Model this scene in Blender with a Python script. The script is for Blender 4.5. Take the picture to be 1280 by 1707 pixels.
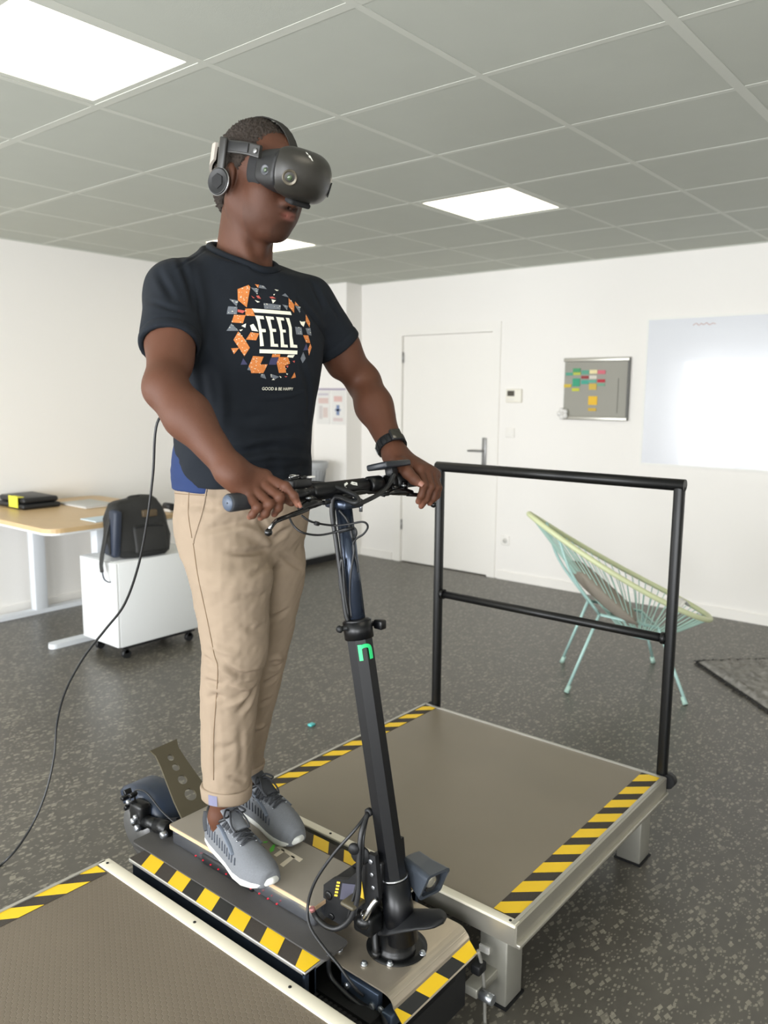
import bpy, bmesh, math, random
import numpy as np
from mathutils import Vector, Matrix
from mathutils.bvhtree import BVHTree

for o in list(bpy.data.objects):
    bpy.data.objects.remove(o, do_unlink=True)
SC = bpy.context.scene
COL = SC.collection
random.seed(7)
RNG = np.random.default_rng(7)

# ---------------------------------------------------------------- camera
CAM_H = 1.5267
YAW, PITCH, ROLL, FPX = 0.6888, 0.1472, 0.0077, 1330.3
_f = np.array([math.cos(YAW)*math.cos(PITCH), math.sin(YAW)*math.cos(PITCH), -math.sin(PITCH)])
_r = np.array([math.sin(YAW), -math.cos(YAW), 0.0])
_u = np.cross(_r, _f)
_c, _s = math.cos(ROLL), math.sin(ROLL)
CR, CU = _c*_r + _s*_u, -_s*_r + _c*_u
CF = _f
camd = bpy.data.cameras.new('camera')
camd.sensor_fit = 'HORIZONTAL'
camd.sensor_width = 36.0
camd.lens = FPX*36.0/1280.0
camd.clip_start = 0.05
camd.dof.use_dof = True
camd.dof.focus_distance = 1.95
camd.dof.aperture_fstop = 5.0
cam = bpy.data.objects.new('camera', camd)
COL.objects.link(cam)
cam.matrix_world = Matrix(((CR[0], CU[0], -CF[0], 0), (CR[1], CU[1], -CF[1], 0),
                           (CR[2], CU[2], -CF[2], CAM_H), (0, 0, 0, 1)))
SC.camera = cam

# ---------------------------------------------------------------- world, window light, exposure
w = bpy.data.worlds.new('world')
SC.world = w
w.use_nodes = True
w.node_tree.nodes['Background'].inputs[0].default_value = (0.80, 0.90, 1.0, 1)
w.node_tree.nodes['Background'].inputs[1].default_value = 1.0
SC.view_settings.view_transform = 'Standard'
SC.view_settings.look = 'None'
SC.view_settings.gamma = 1.0
SC.view_settings.use_curve_mapping = False
SC.view_settings.exposure = -0.30

ROOM_X0, ROOM_X1 = -2.6, 5.67
ROOM_Y0, ROOM_Y1 = -3.2, 5.37
CEIL = 2.5086
WIN_Z0, WIN_Z1 = 0.30, 2.15
WINDOWS = [(-2.4, -0.6), (0.3, 2.1), (2.9, 4.9)]        # y ranges of the windows in the wall behind the camera
WIN_POWER = 260
for (a, b) in WINDOWS:
    ld = bpy.data.lights.new('window_daylight', 'AREA')
    ld.shape = 'RECTANGLE'
    ld.size = WIN_Z1 - WIN_Z0 - 0.06
    ld.size_y = b - a - 0.06
    ld.energy = WIN_POWER*(b - a)/2
    ld.color = (0.95, 0.97, 1.0)
    lo = bpy.data.objects.new('window_daylight', ld)
    COL.objects.link(lo)
    lo.location = (ROOM_X0 - 0.08, (a + b)/2, (WIN_Z0 + WIN_Z1)/2)
    lo.rotation_euler = (0, -math.pi/2, 0)

# ---------------------------------------------------------------- helpers
def lin(c):
    return tuple(((v/255)/12.92 if v/255 <= 0.04045 else ((v/255 + 0.055)/1.055)**2.4) for v in c)

def M(name, rgb, rough=0.5, metal=0.0, spec=0.5, bump=None, var=None, coat=0.0, emit=None, sheen=0.0):
    """Principled material; bump=(scale, strength, kind), var=(scale, amount) mottles the colour a little."""
    m = bpy.data.materials.new(name)
    m.use_nodes = True
    nt = m.node_tree
    b = nt.nodes['Principled BSDF']
    c = (*lin(rgb), 1)
    b.inputs['Base Color'].default_value = c
    b.inputs['Roughness'].default_value = rough
    b.inputs['Metallic'].default_value = metal
    b.inputs['Specular IOR Level'].default_value = spec
    b.inputs['Coat Weight'].default_value = coat
    b.inputs['Sheen Weight'].default_value = sheen
    tc = nt.nodes.new('ShaderNodeTexCoord')
    if var:
        n = nt.nodes.new('ShaderNodeTexNoise')
        n.inputs['Scale'].default_value = var[0]
        n.inputs['Detail'].default_value = 5
        nt.links.new(tc.outputs['Object'], n.inputs['Vector'])
        mx = nt.nodes.new('ShaderNodeMix')
        mx.data_type = 'RGBA'
        k = var[1]
        mx.inputs['A'].default_value = tuple(v*(1-k) for v in c[:3]) + (1,)
        mx.inputs['B'].default_value = tuple(min(1, v*(1+k)) for v in c[:3]) + (1,)
        nt.links.new(n.outputs['Fac'], mx.inputs['Factor'])
        nt.links.new(mx.outputs['Result'], b.inputs['Base Color'])
    if bump:
        kind = bump[2] if len(bump) > 2 else 'noise'
        if kind == 'noise':
            t = nt.nodes.new('ShaderNodeTexNoise'); t.inputs['Detail'].default_value = 4
            o = t.outputs['Fac']
        elif kind == 'voronoi':
            t = nt.nodes.new('ShaderNodeTexVoronoi')
            o = t.outputs['Distance']
        elif kind == 'weave':
            t = nt.nodes.new('ShaderNodeTexMagic'); t.turbulence_depth = 1
            o = t.outputs['Fac']
        t.inputs['Scale'].default_value = bump[0]
        nt.links.new(tc.outputs['Object'], t.inputs['Vector'])
        bp = nt.nodes.new('ShaderNodeBump')
        bp.inputs['Strength'].default_value = bump[1]
        bp.inputs['Distance'].default_value = 0.002
        nt.links.new(o, bp.inputs['Height'])
        nt.links.new(bp.outputs['Normal'], b.inputs['Normal'])
    if emit:
        b.inputs['Emission Color'].default_value = (*lin(emit[0]), 1)
        b.inputs['Emission Strength'].default_value = emit[1]
    return m

ROOT = {}          # object name -> world location of the thing it belongs to

def tag(o, label=None, cat=None, group=None, kind=None):
    if label: o['label'] = label
    if cat: o['category'] = cat
    if group: o['group'] = group
    if kind: o['kind'] = kind
    return o

def thing(name, label, cat, loc=(0, 0, 0), group=None):
    o = bpy.data.objects.new(name, None)
    o.empty_display_size = 0.05
    COL.objects.link(o)
    o.location = loc
    ROOT[o.name] = Vector(loc)
    return tag(o, label, cat, group)

class MB:
    """collects shapes (world coordinates) for one mesh object"""
    def __init__(s):
        s.v, s.f, s.sm, s.mi = [], [], [], []
        s.m = 0
    def add(s, vs, fs, smooth=False):
        n = len(s.v)
        s.v += [tuple(map(float, p)) for p in vs]
        s.f += [tuple(i + n for i in f) for f in fs]
        s.sm += [smooth]*len(fs)
        s.mi += [s.m]*len(fs)
        return s
    def box(s, lo, hi, M4=None):
        x0, y0, z0 = lo; x1, y1, z1 = hi
        vs = [(x0,y0,z0),(x1,y0,z0),(x1,y1,z0),(x0,y1,z0),(x0,y0,z1),(x1,y0,z1),(x1,y1,z1),(x0,y1,z1)]
        if M4 is not None: vs = [M4 @ Vector(p) for p in vs]
        return s.add(vs, [(0,3,2,1),(4,5,6,7),(0,1,5,4),(1,2,6,5),(2,3,7,6),(3,0,4,7)])
    def rbox(s, lo, hi, r, M4=None, seg=2):
        """box with rounded edges"""
        bm = bmesh.new()
        bmesh.ops.create_cube(bm, size=1)
        lo = Vector(lo); hi = Vector(hi)
        for v in bm.verts:
            v.co = Vector([lo[i] + (v.co[i] + .5)*(hi[i] - lo[i]) for i in range(3)])
        bmesh.ops.bevel(bm, geom=list(bm.edges), offset=r, segments=seg, profile=0.5, affect='EDGES')
        if M4 is not None:
            for v in bm.verts: v.co = M4 @ v.co
        bm.normal_update()
        bm.verts.index_update()
        vs = [v.co[:] for v in bm.verts]; fs = [[v.index for v in f.verts] for f in bm.faces]
        bm.free()
        return s.add(vs, fs, seg > 1)
    def cyl(s, a, b, r, r2=None, n=16, caps=True, smooth=True):
        return s.tube([a, b], [r, r if r2 is None else r2], n, caps, smooth)
    def tube(s, pts, r, n=8, caps=True, smooth=True, closed=False, squash=None, phase=0.0):
        pts = [Vector(p) for p in pts]
        N = len(pts)
        rs = list(r) if hasattr(r, '__len__') else [r]*N
        T = []
        for i in range(N):
            if closed: t = pts[(i+1) % N] - pts[i-1]
            else: t = pts[min(i+1, N-1)] - pts[max(i-1, 0)]
            T.append(t.normalized() if t.length > 1e-9 else Vector((0,0,1)))
        ref = Vector((0,0,1)) if abs(T[0].z) < 0.9 else Vector((1,0,0))
        u = T[0].cross(ref).normalized()
        vs = []
        for i in range(N):
            u = (u - T[i]*u.dot(T[i])).normalized()
            w_ = T[i].cross(u)
            for k in range(n):
                a = 2*math.pi*k/n + phase
                cu, cw = math.cos(a), math.sin(a)
                if squash: cw *= squash
                vs.append(pts[i] + (u*cu + w_*cw)*rs[i])
        fs = []
        for i in range(N if closed else N-1):
            j = (i+1) % N
            for k in range(n):
                k2 = (k+1) % n
                fs.append((i*n+k, i*n+k2, j*n+k2, j*n+k))
        s.add(vs, fs, smooth)
        if caps and not closed:
            b0 = len(s.v) - len(vs)
            s.f += [tuple(b0 + k for k in reversed(range(n))), tuple(b0 + (N-1)*n + k for k in range(n))]
            s.sm += [False, False]; s.mi += [s.m, s.m]
        return s
    def lathe(s, prof, c, axis=(0,0,1), n=24, smooth=True):
        """prof: (radius, height) pairs along axis from c"""
        ax = Vector(axis).normalized()
        ref = Vector((1,0,0)) if abs(ax.x) < 0.9 else Vector((0,1,0))
        u = ax.cross(ref).normalized(); w_ = ax.cross(u); c = Vector(c)
        vs, fs = [], []
        for (r, h) in prof:
            for k in range(n):
                a = 2*math.pi*k/n
                vs.append(c + ax*h + (u*math.cos(a) + w_*math.sin(a))*r)
        for i in range(len(prof)-1):
            for k in range(n):
                k2 = (k+1) % n
                fs.append((i*n+k, i*n+k2, (i+1)*n+k2, (i+1)*n+k))
        fs.append(tuple(reversed(range(n))))
        fs.append(tuple((len(prof)-1)*n + k for k in range(n)))
        return s.add(vs, fs, smooth)
    def prism(s, poly, d, M4=None, smooth=False):
        """poly: 2d outline in xy (counter clockwise), extruded 0..d in z, then transformed"""
        n = len(poly)
        vs = [(x, y, 0) for x, y in poly] + [(x, y, d) for x, y in poly]
        if M4 is not None: vs = [M4 @ Vector(p) for p in vs]
        fs = [tuple(reversed(range(n))), tuple(range(n, 2*n))]
        s.add(vs, fs, False)
        b0 = len(s.v) - 2*n
        for k in range(n):
            k2 = (k+1) % n
            s.f.append((b0+k, b0+k2, b0+n+k2, b0+n+k)); s.sm.append(smooth); s.mi.append(s.m)
        return s
    def build(s, name, mat, parent=None):
        return obj(name, s.v, s.f, mat, parent, s.sm, s.mi)

def obj(name, vs, fs, mat, parent=None, smooth=True, mi=None):
    me = bpy.data.meshes.new(name)
    base = ROOT.get(parent.name, Vector((0,0,0))) if parent is not None else Vector((0,0,0))
    A = np.asarray(vs, dtype=float) - np.array(base)
    if parent is None:
        lo, hi = A.min(0), A.max(0)
        base = Vector(((lo[0]+hi[0])/2, (lo[1]+hi[1])/2, lo[2]))
        A = A - np.array(base)
    if isinstance(fs, np.ndarray):
        fs = fs.tolist()
    me.from_pydata(A.tolist(), [], fs)
    mats = mat if isinstance(mat, (list, tuple)) else [mat]
    for m_ in mats: me.materials.append(m_)
    if isinstance(smooth, (list, tuple)): me.polygons.foreach_set('use_smooth', smooth)
    else: me.polygons.foreach_set('use_smooth', [smooth]*len(me.polygons))
    if mi is not None and len(mats) > 1: me.polygons.foreach_set('material_index', mi)
    me.update()
    o = bpy.data.objects.new(name, me)
    COL.objects.link(o)
    if parent is not None:
        o.parent = parent
    else:
        o.location = base
    ROOT[o.name] = Vector(base)
    return o

def shared(name, me, parent, loc):
    """another object on the same mesh, placed at loc (world) under parent"""
    o = bpy.data.objects.new(name, me)
    COL.objects.link(o)
    o.parent = parent
    o.location = Vector(loc) - (ROOT[parent.name] if parent is not None else Vector((0,0,0)))
    ROOT[o.name] = Vector(loc)
    return o

def smooth_path(pts, n=8, closed=False):
    """Catmull-Rom through pts"""
    P = [np.array(p, float) for p in pts]
    N = len(P); out = []
    for i in range(N if closed else N-1):
        if closed: p0, p1, p2, p3 = P[i-1], P[i], P[(i+1) % N], P[(i+2) % N]
        else:
            p1, p2 = P[i], P[i+1]
            p0 = P[i-1] if i > 0 else 2*p1 - p2
            p3 = P[i+2] if i+2 < N else 2*p2 - p1
        for k in range(n):
            t = k/n
            out.append(0.5*((2*p1) + (-p0+p2)*t + (2*p0-5*p1+4*p2-p3)*t*t + (-p0+3*p1-3*p2+p3)*t**3))
    if not closed: out.append(P[-1])
    return out

def pix(px, py, depth):
    """the point that the photograph shows at (px, py), at a given distance along the view axis"""
    d = CF + CR*(px-640)/FPX - CU*(py-853.5)/FPX
    return np.array([0, 0, CAM_H]) + d*depth
def pixX(px, py, X):
    d = CF + CR*(px-640)/FPX - CU*(py-853.5)/FPX
    return np.array([0, 0, CAM_H]) + d*X/d[0]
def pixZ(px, py, Z):
    d = CF + CR*(px-640)/FPX - CU*(py-853.5)/FPX
    return np.array([0, 0, CAM_H]) + d*(Z-CAM_H)/d[2]
def T3(loc, rx=0, ry=0, rz=0):
    return Matrix.Translation(loc) @ Matrix.Rotation(rz, 4, 'Z') @ Matrix.Rotation(ry, 4, 'Y') @ Matrix.Rotation(rx, 4, 'X')
def frame(o, x, y):
    """matrix with origin o, x axis along x, y axis as near y as may be"""
    x = Vector(x).normalized(); y = Vector(y); y = (y - x*y.dot(x)).normalized(); z = x.cross(y)
    return Matrix(((x.x,y.x,z.x,o[0]),(x.y,y.y,z.y,o[1]),(x.z,y.z,z.z,o[2]),(0,0,0,1)))
def rounded(x0, y0, x1, y1, r, n=5):
    P = []
    for (cx, cy, a0) in ((x1-r, y0+r, -90), (x1-r, y1-r, 0), (x0+r, y1-r, 90), (x0+r, y0+r, 180)):
        for k in range(n+1):
            a = math.radians(a0 + 90*k/n)
            P.append((cx + r*math.cos(a), cy + r*math.sin(a)))
    return P
# ---------------------------------------------------------------- materials of the room
m_wall = M('wall_paint', (239, 236, 231), 0.7, bump=(120, 0.05))
m_tile = M('ceiling_tile_board', (184, 187, 177), 0.85, bump=(260, 0.15), var=(7, 0.03))
m_tee = M('ceiling_grid_white', (198, 200, 190), 0.6)
m_door = M('door_paint', (239, 236, 230), 0.6)
m_white = M('white_laminate', (232, 234, 234), 0.45)
m_wood = M('desk_oak', (206, 176, 132), 0.4, var=(9, 0.07))
m_grey = M('grey_metal', (150, 150, 150), 0.35, metal=0.8)
m_black = M('black_plastic', (26, 27, 29), 0.45)
m_chrome = M('bright_steel', (205, 207, 210), 0.22, metal=1.0)
m_panel = M('light_panel_diffuser', (250, 250, 250), 0.4, emit=((255, 244, 218), 5.5))

def floor_material():
    m = bpy.data.materials.new('speckled_vinyl')
    m.use_nodes = True
    nt = m.node_tree; L = nt.links
    b = nt.nodes['Principled BSDF']
    tc = nt.nodes.new('ShaderNodeTexCoord')
    base = lin((92, 88, 80)); dark = lin((72, 69, 63)); fl = lin((150, 145, 130))
    big = nt.nodes.new('ShaderNodeTexNoise'); big.inputs['Scale'].default_value = 14; big.inputs['Detail'].default_value = 4
    L.new(tc.outputs['Object'], big.inputs['Vector'])
    mx = nt.nodes.new('ShaderNodeMix'); mx.data_type = 'RGBA'
    mx.inputs['A'].default_value = (*dark, 1); mx.inputs['B'].default_value = (*base, 1)
    L.new(big.outputs['Fac'], mx.inputs['Factor'])
    last = mx.outputs['Result']
    for sc, th, rot, amt in ((34, 0.20, 0.4, 0.60), (58, 0.24, 1.3, 0.55), (24, 0.10, 2.1, 0.35), (90, .22, .9, .4)):
        mp = nt.nodes.new('ShaderNodeMapping')
        mp.inputs['Rotation'].default_value = (0, 0, rot)
        mp.inputs['Scale'].default_value = (1.0, 1.8, 1.0)
        L.new(tc.outputs['Object'], mp.inputs['Vector'])
        v = nt.nodes.new('ShaderNodeTexVoronoi'); v.inputs['Scale'].default_value = sc; v.distance = 'CHEBYCHEV'
        L.new(mp.outputs['Vector'], v.inputs['Vector'])
        # only some cells carry a fleck
        sep = nt.nodes.new('ShaderNodeSeparateColor'); L.new(v.outputs['Color'], sep.inputs['Color'])
        g = nt.nodes.new('ShaderNodeMath'); g.operation = 'LESS_THAN'; g.inputs[1].default_value = th
        L.new(sep.outputs['Red'], g.inputs[0])
        d = nt.nodes.new('ShaderNodeMath'); d.operation = 'LESS_THAN'; d.inputs[1].default_value = 0.33
        L.new(v.outputs['Distance'], d.inputs[0])
        a = nt.nodes.new('ShaderNodeMath'); a.operation = 'MULTIPLY'
        L.new(g.outputs[0], a.inputs[0]); L.new(d.outputs[0], a.inputs[1])
        k = nt.nodes.new('ShaderNodeMath'); k.operation = 'MULTIPLY'; k.inputs[1].default_value = amt
        L.new(a.outputs[0], k.inputs[0])
        m2 = nt.nodes.new('ShaderNodeMix'); m2.data_type = 'RGBA'
        L.new(k.outputs[0], m2.inputs['Factor']); L.new(last, m2.inputs['A']); m2.inputs['B'].default_value = (*fl, 1)
        last = m2.outputs['Result']
    L.new(last, b.inputs['Base Color'])
    b.inputs['Roughness'].default_value = 0.36
    b.inputs['Specular IOR Level'].default_value = 0.5
    bp = nt.nodes.new('ShaderNodeBump'); bp.inputs['Strength'].default_value = 0.12; bp.inputs['Distance'].default_value = 0.001
    L.new(big.outputs['Fac'], bp.inputs['Height']); L.new(bp.outputs['Normal'], b.inputs['Normal'])
    return m
m_floor = floor_material()

def struct(name, mb, mat, parent=None):
    o = mb.build(name, mat, parent)
    if parent is None: o['kind'] = 'structure'
    return o

# ---------------------------------------------------------------- shell
X0, X1, Y0, Y1 = ROOM_X0, ROOM_X1, ROOM_Y0, ROOM_Y1
struct('floor', MB().box((X0-.15, Y0-.15, -0.1), (X1+.15, Y1+.15, 0)), m_floor)
wr = MB()                                                   # wall with the door: opening left for the door leaf
DY0, DY1, DH = 3.50, 4.50, 2.065
wr.box((X1, Y0-.15, 0), (X1+.15, DY0-.04, CEIL+.25))
wr.box((X1, DY1+.04, 0), (X1+.15, Y1+.15, CEIL+.25))
wr.box((X1, DY0-.04, DH+.04), (X1+.15, DY1+.04, CEIL+.25))
wr.box((X1+.08, DY0-.04, 0), (X1+.15, DY1+.04, DH+.04))
struct('wall_right', wr, m_wall)
struct('wall_back', MB().box((X0-.15, Y1, 0), (X1, Y1+.15, CEIL+.25)), m_wall)
struct('wall_near', MB().box((X0-.15, Y0-.15, 0), (X1, Y0, CEIL+.25)), m_wall)
wl = MB()
wl.box((X0-.15, Y0, 0), (X0, Y1, WIN_Z0)).box((X0-.15, Y0, WIN_Z1), (X0, Y1, CEIL+.25))
edges = [Y0] + [e for w_ in WINDOWS for e in w_] + [Y1]
for k in range(0, len(edges), 2):
    wl.box((X0-.15, edges[k], WIN_Z0), (X0, edges[k+1], WIN_Z1))
struct('wall_left', wl, m_wall)
for i, (a, b) in enumerate(WINDOWS):
    fr = MB()
    for (p, q) in (((a, WIN_Z0), (a+.05, WIN_Z1)), ((b-.05, WIN_Z0), (b, WIN_Z1)), ((a, WIN_Z0), (b, WIN_Z0+.05)), ((a, WIN_Z1-.05), (b, WIN_Z1)),
                   (((a+b)/2-.035, WIN_Z0), ((a+b)/2+.035, WIN_Z1))):
        fr.box((X0-.06, p[0], p[1]), (X0-.005, q[0], q[1]))
    wo = struct('window_%d' % (i+1), fr, m_white)
    MB().box((X0-.02, a-.03, WIN_Z0-.03), (X0+.08, b+.03, WIN_Z0)).build('window_sill', m_white, wo)

# corner casing at the far corner of the door wall
struct('trim_1', MB().box((5.46, 4.95, 0), (X1+.01, Y1+.01, CEIL+.02)), m_wall)

# skirting boards
bb = MB().box((X1-.012, Y0, 0), (X1, DY0-.07, .07)).box((X1-.012, DY1+.07, 0), (X1, 4.95, .07))
struct('baseboard_right', bb, m_door)
struct('baseboard_back', MB().box((X0, Y1-.012, 0), (5.46, Y1, .07)), m_door)

# door: leaf, frame, handle plate and lever, hinges
dl = MB().box((X1+.012, DY0+.035, .008), (X1+.052, DY1-.035, DH-.035))
door = struct('door_1', dl, m_door)
fr = MB()
fr.box((X1-.012, DY0-.045, 0), (X1+.06, DY0+.032, DH+.045)).box((X1-.012, DY1-.032, 0), (X1+.06, DY1+.045, DH+.045))
fr.box((X1-.012, DY0+.032, DH-.032), (X1+.06, DY1-.032, DH+.045))
fr.build('door_frame', m_door, door)
hp = MB().rbox((X1-.002, DY0+.075, .93), (X1+.012, DY0+.115, 1.17), .004)
plate = hp.build('handle_plate', m_grey, door)
lv = MB().cyl((X1, DY0+.095, 1.06), (X1-.05, DY0+.095, 1.06), .009)
lv.tube(smooth_path([(X1-.05, DY0+.095, 1.06), (X1-.055, DY0+.115, 1.06), (X1-.055, DY0+.17, 1.06), (X1-.052, DY0+.22, 1.058)], 4), .009, 10)
lv.build('lever', m_grey, door)
for hz in (.3, 1.05, 1.8):
    MB().cyl((X1+.002, DY1-.036, hz), (X1+.002, DY1-.036, hz+.09), .007, n=10).build('hinge', m_grey, door)

# ceiling: slab, grid bars, tiles, light panels
OX, OY, TS = 1.6465, 2.0683, 0.6
xs = [OX + TS*i for i in range(-12, 12) if X0 < OX + TS*i < X1]
ys = [OY + TS*j for j in range(-12, 12) if Y0 < OY + TS*j < Y1]
ceiling = struct('ceiling', MB().box((X0-.15, Y0-.15, CEIL+.12), (X1+.15, Y1+.15, CEIL+.25)), m_tile)
tee = MB()
for x in xs:
    wd = .017 if abs(x-OX) < .01 or abs(x-OX-1.8) < 0 else .012
    MB().box((x-wd, Y0, CEIL+.0012), (x+wd, Y1, CEIL+.008)).build('grid_bar', m_tee, ceiling)
for y in ys:
    wd = .017 if abs(y-(OY-1.2)) < .01 else .012
    MB().box((X0, y-wd, CEIL+.001), (X1, y+wd, CEIL+.007)).build('grid_bar', m_tee, ceiling)
MB().box((X0, Y0, CEIL-.003), (X0+.02, Y1, CEIL+.006)).box((X1-.02, Y0, CEIL-.003), (X1, Y1, CEIL+.006))\
    .box((X0, Y0, CEIL-.003), (X1, Y0+.02, CEIL+.006)).box((X0, Y1-.02, CEIL-.003), (X1, Y1, CEIL+.006)).build('edge_angle', m_tee, ceiling)
LX = [1.0465, 3.4465]; LY = [2.0683, 3.8683, .2683]
lit = {(round(a, 2), round(b, 2)) for a in LX for b in LY}
xe, ye = [X0] + xs + [X1], [Y0] + ys + [Y1]
cache = {}
for i in range(len(xe)-1):
    for j in range(len(ye)-1):
        a, b, c, d = xe[i], xe[i+1], ye[j], ye[j+1]
        if b-a < .03 or d-c < .03 or (round(a, 2), round(c, 2)) in lit: continue
        key = (round(b-a, 3), round(d-c, 3))
        if key not in cache:
            o = MB().box((a+.004, c+.004, CEIL+.0022), (b-.004, d-.004, CEIL+.02))
            me_o = o.build('ceiling_tile', m_tile, ceiling)
            mid = Vector((a, c, 0)) - ROOT[ceiling.name]
            for v in me_o.data.vertices: v.co -= mid
            me_o.location = mid
            cache[key] = me_o.data
        else:
            shared('ceiling_tile', cache[key], ceiling, (a, c, 0))

LIGHT_LABEL = {(1.05, 2.07): 'large glowing square ceiling panel nearest the camera, at the top left',
               (3.45, 2.07): 'glowing square ceiling panel over the middle of the room, right of the headset',
               (3.45, 3.87): 'far glowing ceiling panel just behind the chin of the man',
               (1.05, 3.87): 'glowing ceiling panel near the desk, beyond the left edge of the picture', (1.05, .27): 'glowing ceiling panel straight above the camera',
               (3.45, .27): 'glowing ceiling panel beyond the right edge of the picture, before the whiteboard'}
for a in LX:
    for b in LY:
        lab = LIGHT_LABEL.get((round(a, 2), round(b, 2)), 'glowing square ceiling panel out of view behind the camera')
        t = thing('ceiling_light', lab, 'ceiling light', (a+.3, b+.3, CEIL), 'square light panels in the ceiling')
        f = MB()
        for (p, q) in (((0, 0), (.6, .04)), ((0, .56), (.6, .6)), ((0, .04), (.04, .56)), ((.56, .04), (.6, .56))):
            f.box((a+p[0], b+p[1], CEIL+.003), (a+q[0], b+q[1], CEIL+.012))
        f.build('frame', m_tee, t)
        MB().box((a+.04, b+.04, CEIL+.005), (a+.56, b+.56, CEIL+.011)).build('diffuser', m_panel, t)
# ---------------------------------------------------------------- things on the walls
m_board = M('planner_board_grey', (150, 148, 138), 0.5)
m_alu = M('aluminium', (190, 188, 180), 0.35, metal=0.7)
m_wb = M('whiteboard_enamel', (218, 220, 226), 0.16, coat=0.3)
m_paper = M('paper', (226, 224, 220), 0.8)

# planner board with coloured cards
BX = X1 - .028
t = thing('planner_board', 'small grey planner board with metal rails hanging on the white wall', 'notice board', (X1-.02, 2.62, 1.345))
MB().box((BX+.01, 2.365, 1.345), (X1-.001, 2.875, 1.80)).build('panel', m_board, t)
for z0 in (1.775, 1.341):
    MB().rbox((BX-.006, 2.36, z0), (BX+.02, 2.88, z0+.028), .005).build('rail', m_alu, t)
MB().box((BX-.002, 2.358, 1.345), (BX+.02, 2.372, 1.80)).build('side_edge', M('board_edge', (96, 96, 92), .5), t)
MB().box((BX+.006, 2.44, 1.40), (BX+.01, 2.444, 1.65)).build('divider_line', M('board_line', (120, 118, 110), .6), t)
CARDS = [  # column y, z, colour name, rgb, height
 (2.833, 1.685, 'teal', (88, 160, 138), .022), (2.845, 1.597, 'ochre', (206, 180, 70), .024),
 (2.775, 1.712, 'dark green', (84, 158, 112), .03), (2.772, 1.688, 'lime', (186, 196, 92), .022), (2.775, 1.622, 'sea green', (66, 158, 124), .06), (2.778, 1.568, 'yellow green', (196, 198, 70), .022),
 (2.705, 1.697, 'pale teal', (96, 162, 140), .03), (2.705, 1.66, 'maroon', (150, 62, 64), .02), (2.705, 1.624, 'turquoise', (78, 166, 146), .03),
 (2.64, 1.70, 'cream', (232, 218, 170), .028), (2.64, 1.66, 'off-white', (214, 208, 196), .026), (2.645, 1.63, 'mint', (104, 172, 150), .02), (2.64, 1.59, 'mustard', (206, 178, 84), .045),
 (2.575, 1.697, 'pink', (212, 112, 126), .028), (2.575, 1.633, 'crimson', (186, 52, 66), .022), (2.575, 1.605, 'grey green', (118, 166, 140), .018)]
for (y, z, cn, rgb, h) in CARDS:
    o = MB().box((BX+.004, y-.03, z-h/2), (BX+.0095, y+.03, z+h/2)).build('planner_card', M('card_' + cn.replace(' ', '_'), rgb, .8))
    tag(o, '%s card strip stuck on the grey planner board' % cn, 'card', 'coloured cards on the planner board')
o = MB().box((BX+.004, 2.6, 1.455), (BX+.0095, 2.67, 1.52)).build('sticky_note', M('note_amber', (230, 186, 62), .8))
tag(o, 'square amber sticky note low on the grey planner board', 'sticky note')
o = MB().box((BX+.004, 2.605, 1.41), (BX+.0095, 2.668, 1.432)).build('sticky_note', M('note_ochre', (206, 172, 70), .8))
tag(o, 'thin ochre note below the amber sticky note on the planner board', 'sticky note')
# cluster of magnets / paper rosette on the lower corner
t = thing('paper_rosette', 'crumpled cream paper rosette on the lower left corner of the planner board', 'decoration', (BX-.01, 2.87, 1.35))
for k in range(5):
    a = k*2*math.pi/5
    c = (BX-.012, 2.868 + .026*math.cos(a), 1.385 + .026*math.sin(a))
    MB().lathe([(.002, -.014), (.016, -.012), (.022, 0), (.016, .012), (.002, .014)], c, (1, .3*math.cos(a), .3*math.sin(a)), 10).build('petal', m_paper, t)
MB().lathe([(.002, -.014), (.012, -.01), (.014, 0), (.01, .01), (.002, .012)], (BX-.02, 2.868, 1.385), (1, 0, 0), 10).build('centre', m_paper, t)

# thermostat
t = thing('thermostat', 'white wall thermostat with a dark display beside the door', 'thermostat', (X1-.02, 3.32, 1.47))
MB().rbox((X1-.026, 3.245, 1.462), (X1-.001, 3.385, 1.572), .006).build('housing', M('thermostat_white', (236, 232, 220), .5), t)
MB().box((X1-.0275, 3.305, 1.515), (X1-.025, 3.37, 1.558)).build('display', M('lcd_dark', (72, 68, 58), .3), t)
for k in range(3):
    MB().cyl((X1-.025, 3.315 + .022*k, 1.49), (X1-.03, 3.315 + .022*k, 1.49), .006, n=10).build('button', m_paper, t)
# light switch and sockets
def wall_plate(name, y, z, label, cat, sock):
    t = thing(name, label, cat, (X1-.01, y, z-.04))
    MB().rbox((X1-.011, y-.04, z-.04), (X1-.001, y+.04, z+.04), .004).build('plate', m_door, t)
    if sock: MB().lathe([(.021, .0), (.021, .002), (.001, .0022)], (X1-.011, y, z), (-1, 0, 0), 16).build('socket_face', M('socket_grey', (206, 204, 198), .5), t)
    else: MB().rbox((X1-.015, y-.027, z-.027), (X1-.010, y+.027, z+.027), .002).build('rocker', m_door, t)
wall_plate('light_switch', 3.345, 1.22, 'white rocker light switch on the wall below the thermostat', 'light switch', False)
wall_plate('wall_socket', 3.36, .33, 'small white wall socket low beside the door', 'socket', True)

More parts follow.
